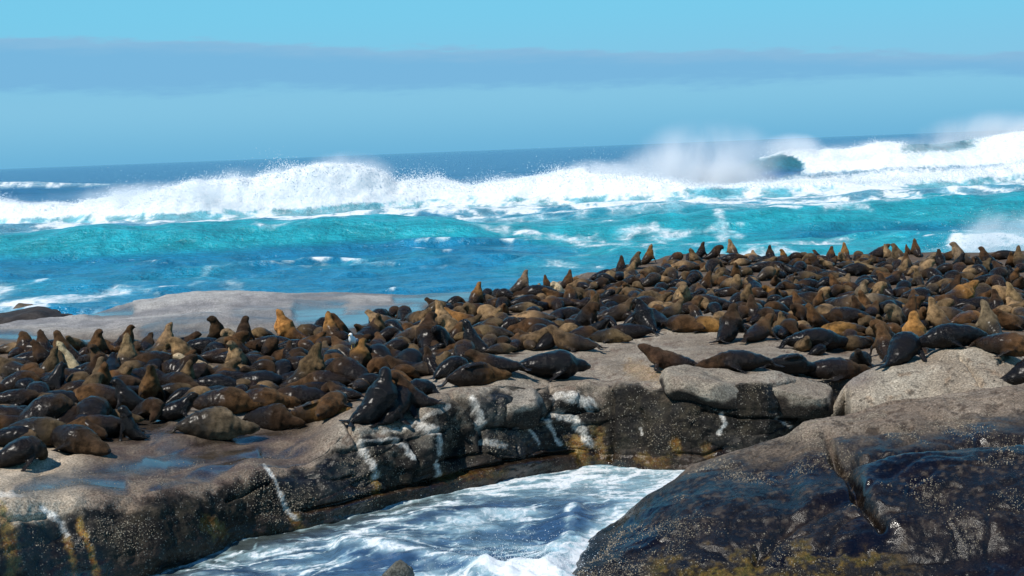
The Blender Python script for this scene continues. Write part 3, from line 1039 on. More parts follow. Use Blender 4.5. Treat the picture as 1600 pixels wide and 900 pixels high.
    # surf washing round the shelf and the low rocks, and the flecked patches of the photograph
    spots = [(40, 478, 90, 9, 1.0), (270, 453, 40, 5, 0.95), (215, 482, 55, 5, 0.9), (130, 450, 55, 5, 0.5), (670, 378, 60, 4, 0.8), (760, 378, 90, 4, 0.9), (825, 366, 25, 6, 0.9),
             (640, 392, 40, 3, 0.8), (500, 407, 70, 3, 0.85), (430, 412, 70, 2, 0.8), (255, 411, 40, 2, 0.6), (720, 395, 80, 3, 0.7), (1220, 328, 26, 7, 0.9), (1285, 340, 45, 5, 0.9),
             (1290, 356, 30, 7, 0.85), (1380, 352, 90, 5, 0.85), (1450, 303, 60, 8, 0.75), (1490, 290, 14, 10, 0.8), (1240, 368, 40, 4, 0.7), (1350, 366, 80, 4, 0.8), (1420, 372, 60, 7, 0.9), (1510, 350, 60, 4, 0.7),
             (1540, 378, 90, 26, 1.0), (1100, 385, 60, 3, 0.5), (1000, 392, 80, 3, 0.45), (780, 402, 60, 3, 0.5), (1160, 352, 70, 4, 0.5), (620, 455, 20, 3, 0.8), (555, 430, 25, 4, 0.5), (100, 441, 60, 5, .6)]
    gx, gy = project(np.stack([X, Dm, z], -1))
    tex = sstep(lace + 0.5 * patch2, 0.50, 0.92)
    for cx, cy, rx, ry, a in spots:
        k = np.exp(-((gx - cx) / rx) ** 2 - ((gy - cy) / ry) ** 2)
        foam = np.maximum(foam, a * sstep(k * (0.12 + 1.3 * tex), 0.22, 0.85) * (0.45 + 0.55 * tex))
        z = z + 0.22 * k * (Dm < 160)
    # ---- water colour
    deep = np.array((0.006, 0.075, 0.205))
    blue = np.array((0.012, 0.165, 0.30))
    turq = np.array((0.018, 0.285, 0.345))
    pale = np.array((0.07, 0.37, 0.44))
    tt = sstep(w1 * H1, 0.35, 1.1) * sstep(Dm - D1, 12, 4)
    near_t = sstep(Dm, 74, 96) * 0.8 * sstep(patch + patch2, -0.25, 0.25)
    right = sstep(pxa, 700, 1100) * sstep(Dm, 210, 150) * 0.7
    col = lerp(blue, turq, np.clip(tt + near_t + right, 0, 1))
    col = lerp(col, deep, sstep(Dm, 186, 214))
    col = lerp(col, np.array((0.010, 0.155, 0.28)), mid * 0.7)
    col = lerp(col, np.array((0.005, 0.055, 0.17)), sstep(fbm(P * np.array([0.3, 1, 1]), 0.09, 3, seed=93), 0.1, 0.4) * 0.65 * sstep(Dm, 126, 100) * (1 - tt))
    col = lerp(col, np.array((0.018, 0.15, 0.20)), sstep(wv2 * H2, 1.0, 3.0) * 0.9)
    col = lerp(col, pale, np.clip(tail * 0.7, 0, 1))
    z = np.where(Dm > 1500, 0, z)
    sel = (np.maximum(surfm, b2) > 0.5) & (np.abs(pxa - 800) < 900)
    SURF_PTS['p'] = np.stack([X, Dm, z], -1)[sel]
    SURF_PTS['w'] = (sstep(np.minimum(np.abs(Dm - Ds), np.abs(Dm - Dw2)), 3.5, 0.3) * 1.0 + 0.04)[sel]
    return grid_mesh('sea', np.stack([X, Dm, z], -1), {'col': col, 'foam': np.clip(foam, 0, 1)})


add('sea', build_sea(), M_SEA, kind='structure')


def axis(a, b, step, ext, n=14):
    core = np.arange(a, b + 1e-6, step)
    g = np.geomspace(step, ext, n)
    return np.concatenate([a - np.cumsum(g)[::-1], core, b + np.cumsum(g)])


def build_channel():
    xs = axis(-6.5, 5.0, 0.045, 10.0)
    ys = np.concatenate([22.6 - np.cumsum(np.geomspace(0.05, 6, 12))[::-1], np.arange(22.6, 34.5, 0.045), np.linspace(34.6, 41, 14)])
    X, Y = np.meshgrid(xs, ys)
    P = np.stack([X, Y, 0 * X], -1)
    px, py = project(P)
    z = fbm(P * np.array([0.6, 1, 1]), 0.7, 4, seed=101) * 0.16 + fbm(P, 2.6, 3, seed=102) * 0.05
    calm = sstep(py, 800, 760)
    z *= 1 - 0.5 * calm
    # standing ridge, the curl at its right and the burst at the bottom
    ridge = seg_dist(px, py, [(540, 855), (620, 862), (700, 880), (760, 895)])
    z += 0.16 * np.exp(-(ridge / 16) ** 2)
    curl = seg_dist(px, py, [(892, 800), (890, 838), (868, 884)])
    z += 0.12 * np.exp(-(curl / 24) ** 2) * (1 + 1.5 * fbm(P, 1.5, 3, seed=111))
    burst = np.exp(-((px - 815) / 90) ** 2 - ((py - 900) / 16) ** 2)
    z += 0.22 * burst * (1 + 1.2 * fbm(P, 2.2, 4, seed=103))
    edge = sstep(px - np.interp(py, [735, 790, 850, 895], [1080, 1010, 940, 898]), -75, -10)
    # foam
    wp = P + 0.5 * np.stack([fbm(P, 0.9, 3, seed=104), fbm(P, 0.9, 3, seed=105), 0 * X], -1)
    c, s = math.cos(0.35), math.sin(0.35)
    Q = np.stack([(wp[..., 0] * c + wp[..., 1] * s) * 0.42, -wp[..., 0] * s + wp[..., 1] * c, 0 * X], -1)
    lace = ridged(Q, 1.9, 5, 0.68, seed=106)
    pat = fbm(P * np.array([0.7, 1.2, 1]), 0.55, 3, seed=107)
    foam = sstep(lace + 0.45 * pat, 0.60, 0.92) * 0.78
    foam *= 1 - 0.75 * np.exp(-((px - 760) / 95) ** 2 - ((py - 835) / 26) ** 2) * (1 - sstep(lace, 0.85, 0.95))
    back = sstep(py, 802, 752) * sstep(px, 640, 760)
    foam = np.maximum(foam, back * (0.26 + 0.6 * sstep(lace + 0.3 * pat, 0.5, 0.85)))
    foam = np.maximum(foam, edge * (0.45 + 0.5 * sstep(lace, 0.45, 0.8)) * sstep(py, 730, 745))
    foam = np.maximum(foam, sstep(burst, 0.25, 0.75))
    foam = np.maximum(foam, np.exp(-(ridge / 9) ** 2) * (0.35 + 0.6 * sstep(lace, 0.5, 0.8)))
    foam = np.maximum(foam, np.exp(-(curl / 12) ** 2) * (0.15 + 0.6 * sstep(lace, 0.5, 0.8)))
    foam = np.maximum(foam, 0.65 * np.exp(-(seg_dist(px, py, [(240, 895), (330, 866), (470, 826)]) / 5) ** 2) * sstep(pat, -0.1, 0.3))
    foam = np.maximum(foam, 0.55 * np.exp(-(seg_dist(px, py, [(470, 822), (700, 767), (900, 730), (1080, 738)]) / 5) ** 2))
    streak = seg_dist(px, py, [(520, 850), (600, 812), (720, 780), (860, 752)])
    foam = np.maximum(foam, np.exp(-(streak / 13) ** 2) * (0.2 + 0.7 * sstep(lace, 0.5, 0.85)))
    dark = np.array((0.022, 0.052, 0.105))
    gr = np.array((0.05, 0.060, 0.050))
    col = lerp(dark * 1.4, (0.08, 0.155, 0.225), sstep(pat, -0.2, 0.3))
    milk = sstep(fbm(P * np.array([0.7, 1.0, 1]), 0.9, 4, 0.6, seed=113) + 0.3 * pat, -0.15, 0.35)
    foam = np.maximum(foam, 0.50 * milk)
    wallside = seg_dist(px, py, [(240, 893), (470, 822), (700, 765)])
    col = lerp(col, gr, np.exp(-(wallside / 26) ** 2) * 0.9)
    col = lerp(col, (0.16, 0.29, 0.36), np.clip(edge + back * 0.8, 0, 1) * 0.8)
    return grid_mesh('channel_water', np.stack([X, Y, z], -1), {'col': col, 'foam': np.clip(foam, 0, 1)})


add('channel_water', build_channel(), M_CHAN, kind='structure')

# ================================================================== FUR SEALS
UK = np.array([0, .2, .45, .6, .72, .82, .9, 1.0])
POSES = {   # pitch of the spine from rump to nose, degrees
    'L': [0, 4, 2, -5, -8, -4, -2, -2],
    'H': [0, 2, 8, 24, 46, 42, 10, 2],
    'S': [4, 14, 40, 62, 78, 66, 6, -4],
    'N': [4, 14, 42, 64, 78, 76, 58, 52],
    'B': [2, 26, 24, -8, -34, -42, -28, -24],
    'K': [4, 14, 44, 66, 50, -5, -52, -60],
    'F': [0, 3, 2, -4, -6, -3, 0, 0],
    'P': [4, 22, 56, 78, 86, 66, 6, -4],
    'A': [0, 4, 12, 30, 42, 40, 34, 30],
}
RU = np.array([0, .04, .12, .25, .40, .52, .62, .70, .77, .82, .87, .91, .94, .975, 1.0])
RR = np.array([.035, .080, .145, .225, .275, .290, .268, .212, .158, .133, .130, .120, .084, .060, .032])


def seal_shape(pose, rnd, bull=0.0, voxel=0.03, detail=False, bend=None):
    """one continuous skin: swept body plus fore and hind flippers, fused by a voxel remesh"""
    n = 40
    L = 1.65
    us = np.linspace(0, 1, n)
    pit = np.array(POSES[pose], float) + np.array([rnd.uniform(-4, 4) for _ in UK])
    yaw_k = np.zeros(8)
    b = rnd.uniform(-18, 18) if bend is None else bend
    yaw_k += np.array([-0.5, -0.25, 0, .25, .5, .8, 1.0, 1.0]) * b
    if pose == 'B':
        yaw_k += np.array([-.4, -.2, 0, .2, .5, .8, 1, 1]) * rnd.choice([-75, 75])
    if pose in 'SNKHP':
        yaw_k += np.array([0, 0, 0, 0, .3, .7, 1, 1]) * rnd.uniform(-55, 55)
    p = np.radians(np.interp(us, UK, pit))
    y = np.radians(np.interp(us, UK, yaw_k))
    roll = np.zeros(n)
    if pose == 'F':
        roll = np.interp(us, [0, .2, .8, 1], [40, 75, 70, 45]) * rnd.choice([-1, -1, 1])
    elif pose == 'L':
        roll = np.full(n, rnd.uniform(-22, 22))
    rl = np.radians(roll)
    T = np.stack([np.cos(p) * np.cos(y), np.cos(p) * np.sin(y), np.sin(p)], 1)
    S0 = np.stack([-np.sin(y), np.cos(y), 0 * y], 1)
    U0_ = np.stack([-np.sin(p) * np.cos(y), -np.sin(p) * np.sin(y), np.cos(p)], 1)
    S = S0 * np.cos(rl)[:, None] + U0_ * np.sin(rl)[:, None]
    Up = -S0 * np.sin(rl)[:, None] + U0_ * np.cos(rl)[:, None]
    step = L / (n - 1)
    C = np.concatenate([[np.zeros(3)], np.cumsum((T[:-1] + T[1:]) * 0.5 * step, 0)])
    r = np.interp(us, RU, RR)
    fat = 1 + 0.10 * rnd.uniform(-1, 1)
    r = r * np.where(us < .66, fat, 1.0) * (1 + bull * np.exp(-((us - .66) / .13) ** 2))
    if pose == 'P':
        r = r * np.where(us > .74, 1.28, 0.95)
    wd, hd = r.copy(), r.copy()
    if pose in 'LHFBA':
        k = sstep(us, .78, .6)
        wd *= 1 + .14 * k
        hd *= 1 - .08 * k
    # muzzle: flatter and lower than the brow
    C = C - Up * (0.016 * sstep(us, .90, .98))[:, None]
    low = (C[:, 2] - hd * 0.94).min()
    C[:, 2] -= low + 0.02
    C[:, :2] -= C[int(n * .35), :2]
    V, Fc, Mk = [], [], []
    ns = 16
    th = np.linspace(0, 2 * math.pi, ns, endpoint=False)
    for i in range(n):
        fold = 1 + 0.035 * math.sin(us[i] * 70 + rnd.random()) * (1 if .58 < us[i] < .8 else 0)
        ring = C[i] + S[i] * (wd[i] * fold * np.cos(th))[:, None] + Up[i] * (hd[i] * fold * np.sin(th))[:, None]
        zz = ring[:, 2]
        ring[:, 2] = np.where(zz < 0, zz * 0.25, zz)
        V += list(ring)
        Mk += [(0.0, us[i], math.sin(a)) for a in th]
    for i in range(n - 1):
        for j in range(ns):
            k = (j + 1) % ns
            Fc.append((i * ns + j, i * ns + k, (i + 1) * ns + k, (i + 1) * ns + j))
    Fc.append(tuple(range(ns))[::-1])
    Fc.append(tuple((n - 1) * ns + j for j in range(ns)))

    def blade(path, widths, thick, wdir):
        o = len(V)
        m = len(path)
        for i in range(m):
            a = np.array(path[i])
            t = np.array(path[min(i + 1, m - 1)]) - np.array(path[max(i - 1, 0)])
            t = t / (np.linalg.norm(t) + 1e-9)
            wv = np.array(wdir[i] if isinstance(wdir, list) else wdir, float)
            wv = wv - t * (wv @ t)
            wv /= np.linalg.norm(wv) + 1e-9
            nv_ = np.cross(t, wv)
            for q in np.linspace(0, 2 * math.pi, 10, endpoint=False):
                V.append(a + wv * widths[i] * math.cos(q) + nv_ * thick[i] * math.sin(q))
                Mk.append((min(1.0, 0.35 + i * 0.35), 0.5, 0.0))
        for i in range(m - 1):
            for j in range(10):
                k = (j + 1) % 10
                Fc.append((o + i * 10 + j, o + i * 10 + k, o + (i + 1) * 10 + k, o + (i + 1) * 10 + j))
        Fc.append(tuple(o + j for j in range(10))[::-1])
        Fc.append(tuple(o + (m - 1) * 10 + j for j in range(10)))

    i6 = int(.60 * (n - 1))
    tz = 0.028
    for sgn in (-1, 1):
        root = C[i6] + S[i6] * sgn * wd[i6] * .72 - Up[i6] * hd[i6] * .30
        Th = T[i6] * np.array([1, 1, 0])
        Th = Th / (np.linalg.norm(Th) + 1e-6)
        Sh = S0[i6] * sgn
        if pose in 'SNKP' or (pose in 'HA' and C[i6][2] > .30):
            foot = root * np.array([1, 1, 0]) + Sh * .16 + Th * rnd.uniform(.02, .14)
            foot[2] = tz + .03
            midp = root * .5 + foot * .5 + Sh * .07
            tip = foot + Sh * .17 - Th * rnd.uniform(-.02, .14)
            tip[2] = tz
            t2 = tip + Sh * .07 - Th * .05
            blade([root, midp, foot, tip, t2], [.085, .075, .085, .075, .03], [.06, .042, .028, .018, .012], [Th, Th, Th, Th, Th])
        elif pose == 'F' and S[i6][2] * sgn > 0.3:
            a = C[i6] + S[i6] * sgn * wd[i6] * .95 - Up[i6] * hd[i6] * .2
            pts = [a]
            for k in (0.14, 0.28, 0.42, 0.52):
                ii = max(0, int((.60 - k / L) * (n - 1)))
                pts.append(C[ii] + S[ii] * sgn * (wd[ii] + .018) - Up[ii] * hd[ii] * (.2 + k * 1.1))
            blade(pts, [.08, .085, .09, .07, .03], [.04, .03, .022, .018, .012], [Up[i6]] * 5)
        else:
            out = rnd.uniform(.10, .34)
            pts = [root]
            for k in (0.13, 0.27, 0.40, 0.50):
                q = root + (-Th * k * .9 + Sh * out * k * 1.8)
                q[2] = max(tz, root[2] * (1 - k * 2.2))
                pts.append(q)
            blade(pts, [.085, .09, .09, .07, .03], [.05, .032, .022, .018, .012], [Th * .3 + Sh] * 5)
        Tr = -T[0] * np.array([1, 1, 0])
        Tr = Tr / (np.linalg.norm(Tr) + 1e-6)
        an = math.radians(rnd.uniform(8, 38)) * sgn
        if pose in 'SNKP' and rnd.random() < .5:
            an = math.radians(rnd.uniform(40, 80)) * sgn
        dr = np.array([Tr[0] * math.cos(an) - Tr[1] * math.sin(an), Tr[0] * math.sin(an) + Tr[1] * math.cos(an), 0])
        wv = np.array([-dr[1], dr[0], 0])
        h0 = C[1] + wv * .02 * sgn
        pts = [h0, h0 + dr * .12, h0 + dr * .23, h0 + dr * .33]
        for q, zz in zip(pts[1:], (.05, tz + .01, tz)):
            q[2] = min(q[2], zz + .04)
        blade(pts, [.045, .05, .075, .045], [.045, .03, .02, .012], wv)
    src = raw_mesh('src', V, Fc)
    ob = bpy.data.objects.new('src', src)
    COL.objects.link(ob)
    md = ob.modifiers.new('r', 'REMESH')
    md.mode = 'VOXEL'
    md.voxel_size = voxel
    sm = ob.modifiers.new('s', 'SMOOTH')
    sm.factor = 0.5
    sm.iterations = 2
    dg = bpy.context.evaluated_depsgraph_get()
    me = bpy.data.meshes.new_from_object(ob.evaluated_get(dg), depsgraph=dg)
    bpy.data.objects.remove(ob)
    bpy.data.meshes.remove(src)
    kd = KDTree(len(V))
    for i, v in enumerate(V):
        kd.insert(v, i)
    kd.balance()
    co = np.empty(len(me.vertices) * 3, np.float32)
    me.vertices.foreach_get('co', co)
    co = co.reshape(-1, 3)
    mk = np.array([Mk[kd.find(v)[1]] for v in co], np.float32)
    nr = np.empty(len(co) * 3, np.float32)
    me.vertices.foreach_get('normal', nr)
    sd = rnd.uniform(0, 50)
    body = (1 - mk[:, 0]) * np.where(mk[:, 1] > .84, .35, 1.0)
    co = co + nr.reshape(-1, 3) * (body * (fbm(co * np.array([1.4, 1, 1], np.float32), 5.0, 2, seed=sd) * .030 + fbm(co, 16.0, 1, seed=sd) * .010))[:, None]
    me.vertices.foreach_set('co', np.ascontiguousarray(co, np.float32).ravel())
    verts, faces = co, None
    if detail:      # eyes and small rolled ears, joined into the same skin
        nv0 = len(co)
        ex, ef, em = [], [], []
        ih, ie = int(.905 * (n - 1)), int(.845 * (n - 1))
        for sgn in (-1, 1):
            c = C[ih] + S[ih] * sgn * wd[ih] * .80 + Up[ih] * hd[ih] * .46
            o = nv0 + len(ex)
            for d3 in ((1, 0, 0), (-1, 0, 0), (0, 1, 0), (0, -1, 0), (0, 0, 1), (0, 0, -1)):
                ex.append(c + np.array(d3) * .017)
                em.append((1.0, .9, 0))
            ef += [(o, o + 2, o + 4), (o + 2, o + 1, o + 4), (o + 1, o + 3, o + 4), (o + 3, o, o + 4), (o + 2, o, o + 5), (o + 1, o + 2, o + 5), (o + 3, o + 1, o + 5), (o, o + 3, o + 5)]
            e = C[ie] + S[ie] * sgn * wd[ie] * .93 + Up[ie] * hd[ie] * .30
            o = nv0 + len(ex)
            for dv in (T[ie] * .012, Up[ie] * .012, -T[ie] * .012, -Up[ie] * .012):
                ex.append(e + dv)
                em.append((0.2, .85, 0))
            ex.append(e + S[ie] * sgn * .035 - T[ie] * .045 - Up[ie] * .012)
            em.append((0.2, .85, 0))
            ef += [(o, o + 1, o + 4), (o + 1, o + 2, o + 4), (o + 2, o + 3, o + 4), (o + 3, o, o + 4)]
        bm = bmesh.new()
        bm.from_mesh(me)
        vs = [bm.verts.new(v) for v in ex]
        for f in ef:
            bm.faces.new([vs[i - nv0] for i in f])
        bm.to_mesh(me)
        bm.free()
        mk = np.concatenate([mk, np.array(em, np.float32)])
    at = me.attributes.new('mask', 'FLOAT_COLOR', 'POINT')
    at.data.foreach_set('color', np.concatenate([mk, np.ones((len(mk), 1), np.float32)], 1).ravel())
    me.polygons.foreach_set('use_smooth', np.ones(len(me.polygons), bool))
    me.name = 'fur_seal'
    me.materials.clear()
    me.materials.append(M_SEAL)
    me.update()
    return me


COATS = {   # base colour of the dry coat, how far the wet reaches from the rump
    'd': ((0.013, 0.009, 0.007), 1.00), 'n': ((0.038, 0.021, 0.012), 0.60), 'b': ((0.075, 0.038, 0.017), 0.50),
    't': ((0.200, 0.128, 0.066), 0.42), 'g': ((0.180, 0.088, 0.028), 0.42), 'p': ((0.50, 0.39, 0.23), 0.20), 'o': ((0.098, 0.064, 0.034), 0.46),
    'G': ((0.31, 0.145, 0.042), 0.52), 'O': ((0.140, 0.100, 0.062), 0.50), 'N': ((0.040, 0.021, 0.013), 0.35),
}
COATN = {'d': 'wet black', 'n': 'dark brown', 'b': 'brown', 't': 'tan', 'g': 'golden', 'p': 'cream', 'o': 'olive', 'G': 'orange', 'O': 'grey', 'N': 'chocolate'}
POSEN = {'L': 'lying', 'H': 'head raised', 'S': 'sitting up', 'N': 'nose up', 'B': 'hunched', 'K': 'head drooping', 'F': 'on its side', 'P': 'sitting', 'A': 'leaning up'}

SEALS = '''
30 592 A 165 o 1.1
45 572 L 10 n 1
78 562 L 180 n .95
110 567 S 178 b 1.12 | upright seal looking left, first tall one at the far left
148 562 S 320 b 1
70 594 N 25 o .9
98 582 L 200 d .9
113 584 N 150 p .95 | pale cream seal with nose up among dark ones, far left
115 600 L 180 b 1
90 606 L 190 n .9
88 616 L 160 d .9
48 607 B 60 b .8
157 608 S 95 o .85
196 605 L 175 g .95
197 580 N 95 t 1.05
190 548 S 20 b .85
168 582 S 210 n .9
228 548 S 90 N .8
213 547 L 185 t .8
250 555 N 35 t 1.02
275 550 S 10 n .95
310 553 L 0 d 1.1
345 540 S 255 n 1.2 | tall dark seal facing the viewer, against the wet pale rock
378 542 S 85 n 1.1
372 547 K 210 t .85
340 553 B 30 o .8
217 563 H 200 b .85
255 577 L 200 n 1.05
262 583 S 110 o .85
295 573 K 185 t .95
318 589 H 165 p 1 | pale tan seal drooping its head to the left in the crowd
290 592 L 170 n 1
335 593 H 20 o .9
376 577 S 240 t .95
363 591 N 100 o .8
230 627 N 310 b 1 | rusty brown seal sitting up above the black pups
270 610 L 320 n 1.05
262 624 L 10 o .9
302 616 L 185 b .9
326 613 L 0 d 1
340 644 L 5 b 1.15
208 641 S 185 d .8
228 652 S 330 n .72
266 654 H 10 d .8 | furry black pup crouched behind the blue puddle
277 630 B 30 d .6
207 686 P 178 d .62 | small black pup sitting alone at the blue puddle
321 682 F 3 O 1.12 | grey seal asleep on its side right of the black pup
417 667 F 345 n .95 | dark sleeping seal with a cream throat at the slab edge
486 659 F 2 g 1.02 | golden brown seal asleep on its side, front row
478 632 L 185 n 1.05
396 642 L 10 b 1
396 609 L 0 d 1.05
422 602 H 185 n .9
440 594 B 90 d .8
472 610 N 22 o 1.42 bull | big olive bull stretching its neck up, left of the gull
514 598 S 60 n .95
410 577 L 180 n .95
450 567 S 95 n .7
458 535 N 165 G 1.3 bull | orange-throated seal, nose up, against the pale rock
436 547 L 175 n 1.05
415 530 B 190 t .7
492 526 L 170 o .9
500 515 B 60 n .7
523 538 N 130 G 1.05 | wrinkled orange seal with nose up just behind the gull
538 533 S 235 b 1.15
571 535 S 65 n 1.2
588 508 S 60 n .95
605 512 H 170 t .95
614 494 B 80 N .7
633 500 B 100 n .85
651 507 H 310 o 1.05
675 494 B 30 o .95
690 482 H 172 n .8
700 517 N 152 t 1.05
728 507 H 168 g 1.05
706 479 B 20 n .7
640 537 H 30 t 1.2
669 550 S 80 n 1.35 bull | massive dark brown bull with its back turned, right of the gull
558 580 S 72 g .95 bull | golden hunched seal with the gull on its back
535 577 B 200 b .8
590 550 S 95 b .85
603 552 L 20 t .7
598 572 B 120 d .85
641 585 S 80 d 1
676 584 S 100 n .75
698 587 B 20 d .75
579 660 S 48 d 1.3 bull | big black seal sitting at the lip of the channel wall
617 654 S 70 n 1.1
640 630 B 30 d .9
653 635 S 165 n .92 | slim dark seal sitting up alone at the lip, facing left
556 600 B 150 n 1.1
515 610 L 180 b 1
526 642 L 262 b 1.1
60 670 B 40 n 1.15
20 655 L 178 t .75
15 666 L 180 b .9
45 694 L 5 o 1.05
105 702 L 318 n 1.2 | large dark seal slumped head down on pale rock, lower left
100 669 B 70 b .75
122 677 L 315 n .9
140 670 B 90 n 1
175 660 L 5 o .6
168 681 L 205 b 1
20 728 B 35 n .85 | dark brown seal curled up at the lower left corner
18 697 L 20 d .9
42 702 B 80 t .6
15 634 L 10 n .9
58 634 B 100 n .85
108 638 L 180 d 1
165 637 L 180 b 1.1
180 617 L 15 n .9
140 620 L 200 n .9
210 600 L 20 n .8
741 477 N 65 g .95 | tan seal with nose up against the blue sea, mid left
750 475 L 5 o .8
759 465 B 60 n .7
778 467 S 100 b .7
810 458 N 20 O 1.15 | grey seal with a cream breast, nose up against the sea
795 469 B 160 n .8
816 469 L 10 t .7
846 466 L 180 n 1.3
842 464 S 275 t .7
858 452 N 150 b .7
783 484 B 70 n .85
815 480 L 15 n 1
813 488 L 5 t .9
770 502 B 140 t 1
770 534 L 160 o 1.25
748 553 N 145 d 1.05 | glossy black seal pointing up, behind the sleeper on the ledge
768 537 B 90 t .75
715 533 K 185 t 1
726 565 S 95 b .9
815 544 H 335 o 1.1
842 506 L 178 t 1.05
846 524 L 180 b 1.1
856 545 B 60 d .9
783 582 H 182 n .95
848 590 L 12 d 1.2 bull | big wet navy black seal lying beside the rock ledge
735 602 F 2 b 1.05 | brown seal asleep on its side at the ledge, flipper folded
883 450 N 30 b .9
897 446 B 60 g .6
876 464 K 200 p .8
892 469 B 20 o .9
916 449 L 185 t .9
940 438 L 20 n 1.2
968 430 N 60 n 1
990 434 S 90 o .95
932 452 B 10 n .9
940 474 A 30 o 1.1
960 437 N 140 t .7
978 460 S 265 b 1
992 466 L 180 o .95
1015 447 B 40 o .95
1026 477 S 200 o 1.2
875 482 L 182 b 1.1
926 474 B 100 o .9
910 484 B 40 n .8
955 479 L 0 n 1.1
955 502 A 10 o 1.15
903 547 H 165 o 1.25 | olive brown seal turning its round head left, above the rock ledge
910 514 K 350 n 1
945 534 L 330 o .9
990 529 L 178 n 1.12
1012 517 S 120 d 1.3 bull
1055 575 A 165 N 1.12 | lone chocolate seal on the grey slab, facing left
1010 412 N 30 g 1.15 | golden seal pointing up right, left end of the crest
990 420 S 60 o 1
1054 410 B 30 b .9
1077 407 B 80 b .7
1092 404 N 45 n 1.1
1113 405 K 20 n 1
1078 422 L 178 t 1.1
1112 425 B 50 n 1.05
1052 434 B 100 o .9
1042 442 H 190 t .75
1068 439 B 20 b .75
1105 448 A 20 o 1
1062 484 K 290 t 1.25 | bright tan seal bowing its head towards the viewer, mid crowd
1085 462 B 70 o .9
1110 484 L 180 b 1.3
1122 478 P 250 n .5
1060 517 L 320 b 1.1
1092 517 L 322 g 1.1
1136 534 S 62 n 1.4 bull | large dark brown bull leaning up, seen from behind, mid right
1180 504 S 100 n 1
1180 532 A 52 b 1.15
1147 402 N 112 t 1.1 | lone tan seal with nose straight up on the crest
1140 410 L 0 n 1.1
1178 407 L 180 t .9
1205 410 N 92 n .95
1228 410 S 215 g .85
1250 407 B 20 o .75
1220 427 B 120 n .9
1247 427 B 60 n .9
1150 432 B 80 b .9
1190 426 L 10 n 1.2
1195 437 B 30 t 1
1220 434 N 150 o .7
1248 444 L 2 o 1.25
1130 444 L 170 b .95
1148 460 K 60 t 1
1180 460 S 92 d 1.15
1218 466 H 188 g .95
1258 477 L 320 n 1.2
1318 489 L 320 o 1.35
1340 472 S 300 O 1
1362 472 K 330 t 1
1385 464 S 110 n 1.1
1410 460 B 60 d .85
1372 480 L 178 O 1.1
1386 490 L 10 d .95
1433 552 S 92 G 1.45 bull | great rusty-backed bull sitting with its back turned, wet below
1325 527 L 176 g 1.2
1330 505 L 180 n 1.1
1366 509 S 205 b .75
1405 514 K 220 O 1
1385 560 S 95 b 1.1
1410 566 B 60 d 1.1
1264 547 L 5 d 1.5 | large glossy black seal stretched behind a small face-on seal
1250 547 H 272 o .85 | small seal facing the viewer, head over the front row
1275 555 B 30 d .5
1163 579 L 178 n 1.25 | large dark seal lying at the front edge, nose to the left
1224 582 F 15 d 1.05 | wet black seal on its side, flippers crossed, front edge
1290 590 L 355 n 1.2 | dark brown seal lying head right beside the pale boulder
1346 571 S 250 d .85
1280 407 S 172 n .7
1297 410 S 62 b .95
1322 406 N 92 g .95
1341 407 B 70 o .8
1368 404 A 25 b 1.25
1393 407 N 150 t .95
1407 410 S 120 o 1.25
1421 397 N 140 b .6
1433 400 N 92 b 1.05
1438 418 H 20 O 1
1330 430 L 15 n 1.2
1362 427 H 188 t 1.15
1415 427 N 65 b 1
1290 432 S 190 n .85
1292 439 L 320 o 1.1
1310 449 H 20 t .9
1370 437 B 30 o .9
1388 427 B 80 t .65
1407 442 B 100 b .9
1437 447 S 100 o .85
1458 449 B 30 n .85
1475 407 A 15 b .9
1470 417 S 82 n .95
1507 414 S 162 O 1.5 | tallest upright seal on the crest, grey, nose to the left
1548 417 S 174 n 1.2
1575 404 L 180 n 1.05
1593 420 N 82 o 1.15
1572 434 S 120 n 1.1
1528 426 A 20 o 1
1555 442 B 40 n 1.1
1540 444 L 320 d .9
1498 430 B 60 b .9
1462 439 B 120 n 1
1482 442 B 20 n .9
1490 477 A 28 g 1.4 bull | big golden olive seal stretching its muzzle up to the right
1535 472 S 82 o 1.15
1518 484 L 5 n 1.1
1471 514 N 132 t 1.05
1487 504 L 160 o 1
1508 510 L 20 G 1 | bright orange seal lying between darker ones, right side
1550 527 N 102 O 1.2 | slender grey brown seal with nose up, right side
1500 540 L 178 d 1.2
1562 552 L 325 b 1.05
1590 514 H 200 b 1.15
1560 472 B 30 b .9
1580 465 L 170 t .95
1558 494 S 92 n 1
1590 480 N 150 t .95
1601 600 B 20 d 1.0 | black seal cut by the right edge, on the pale boulder
1430 470 L 10 n 1
1455 462 B 60 o .8
1345 450 B 40 n .9
1300 465 B 20 b .85
1230 485 L 10 n 1.05
1215 505 L 175 n 1
1150 480 B 40 n .9
1090 440 B 120 n .8
1030 460 B 60 n .8
1000 485 L 15 b 1
880 500 L 20 n 1
830 500 B 60 n .8
790 520 B 30 n .8
690 505 B 70 b .8
660 520 L 20 n .9
560 560 B 20 b .7
480 585 L 170 n 1
450 605 L 20 n .9
370 605 L 190 n .95
300 600 B 40 n .8
240 590 B 90 d .8
130 590 L 20 n .8
20 615 B 30 b .9
60 555 L 170 n .9
'''

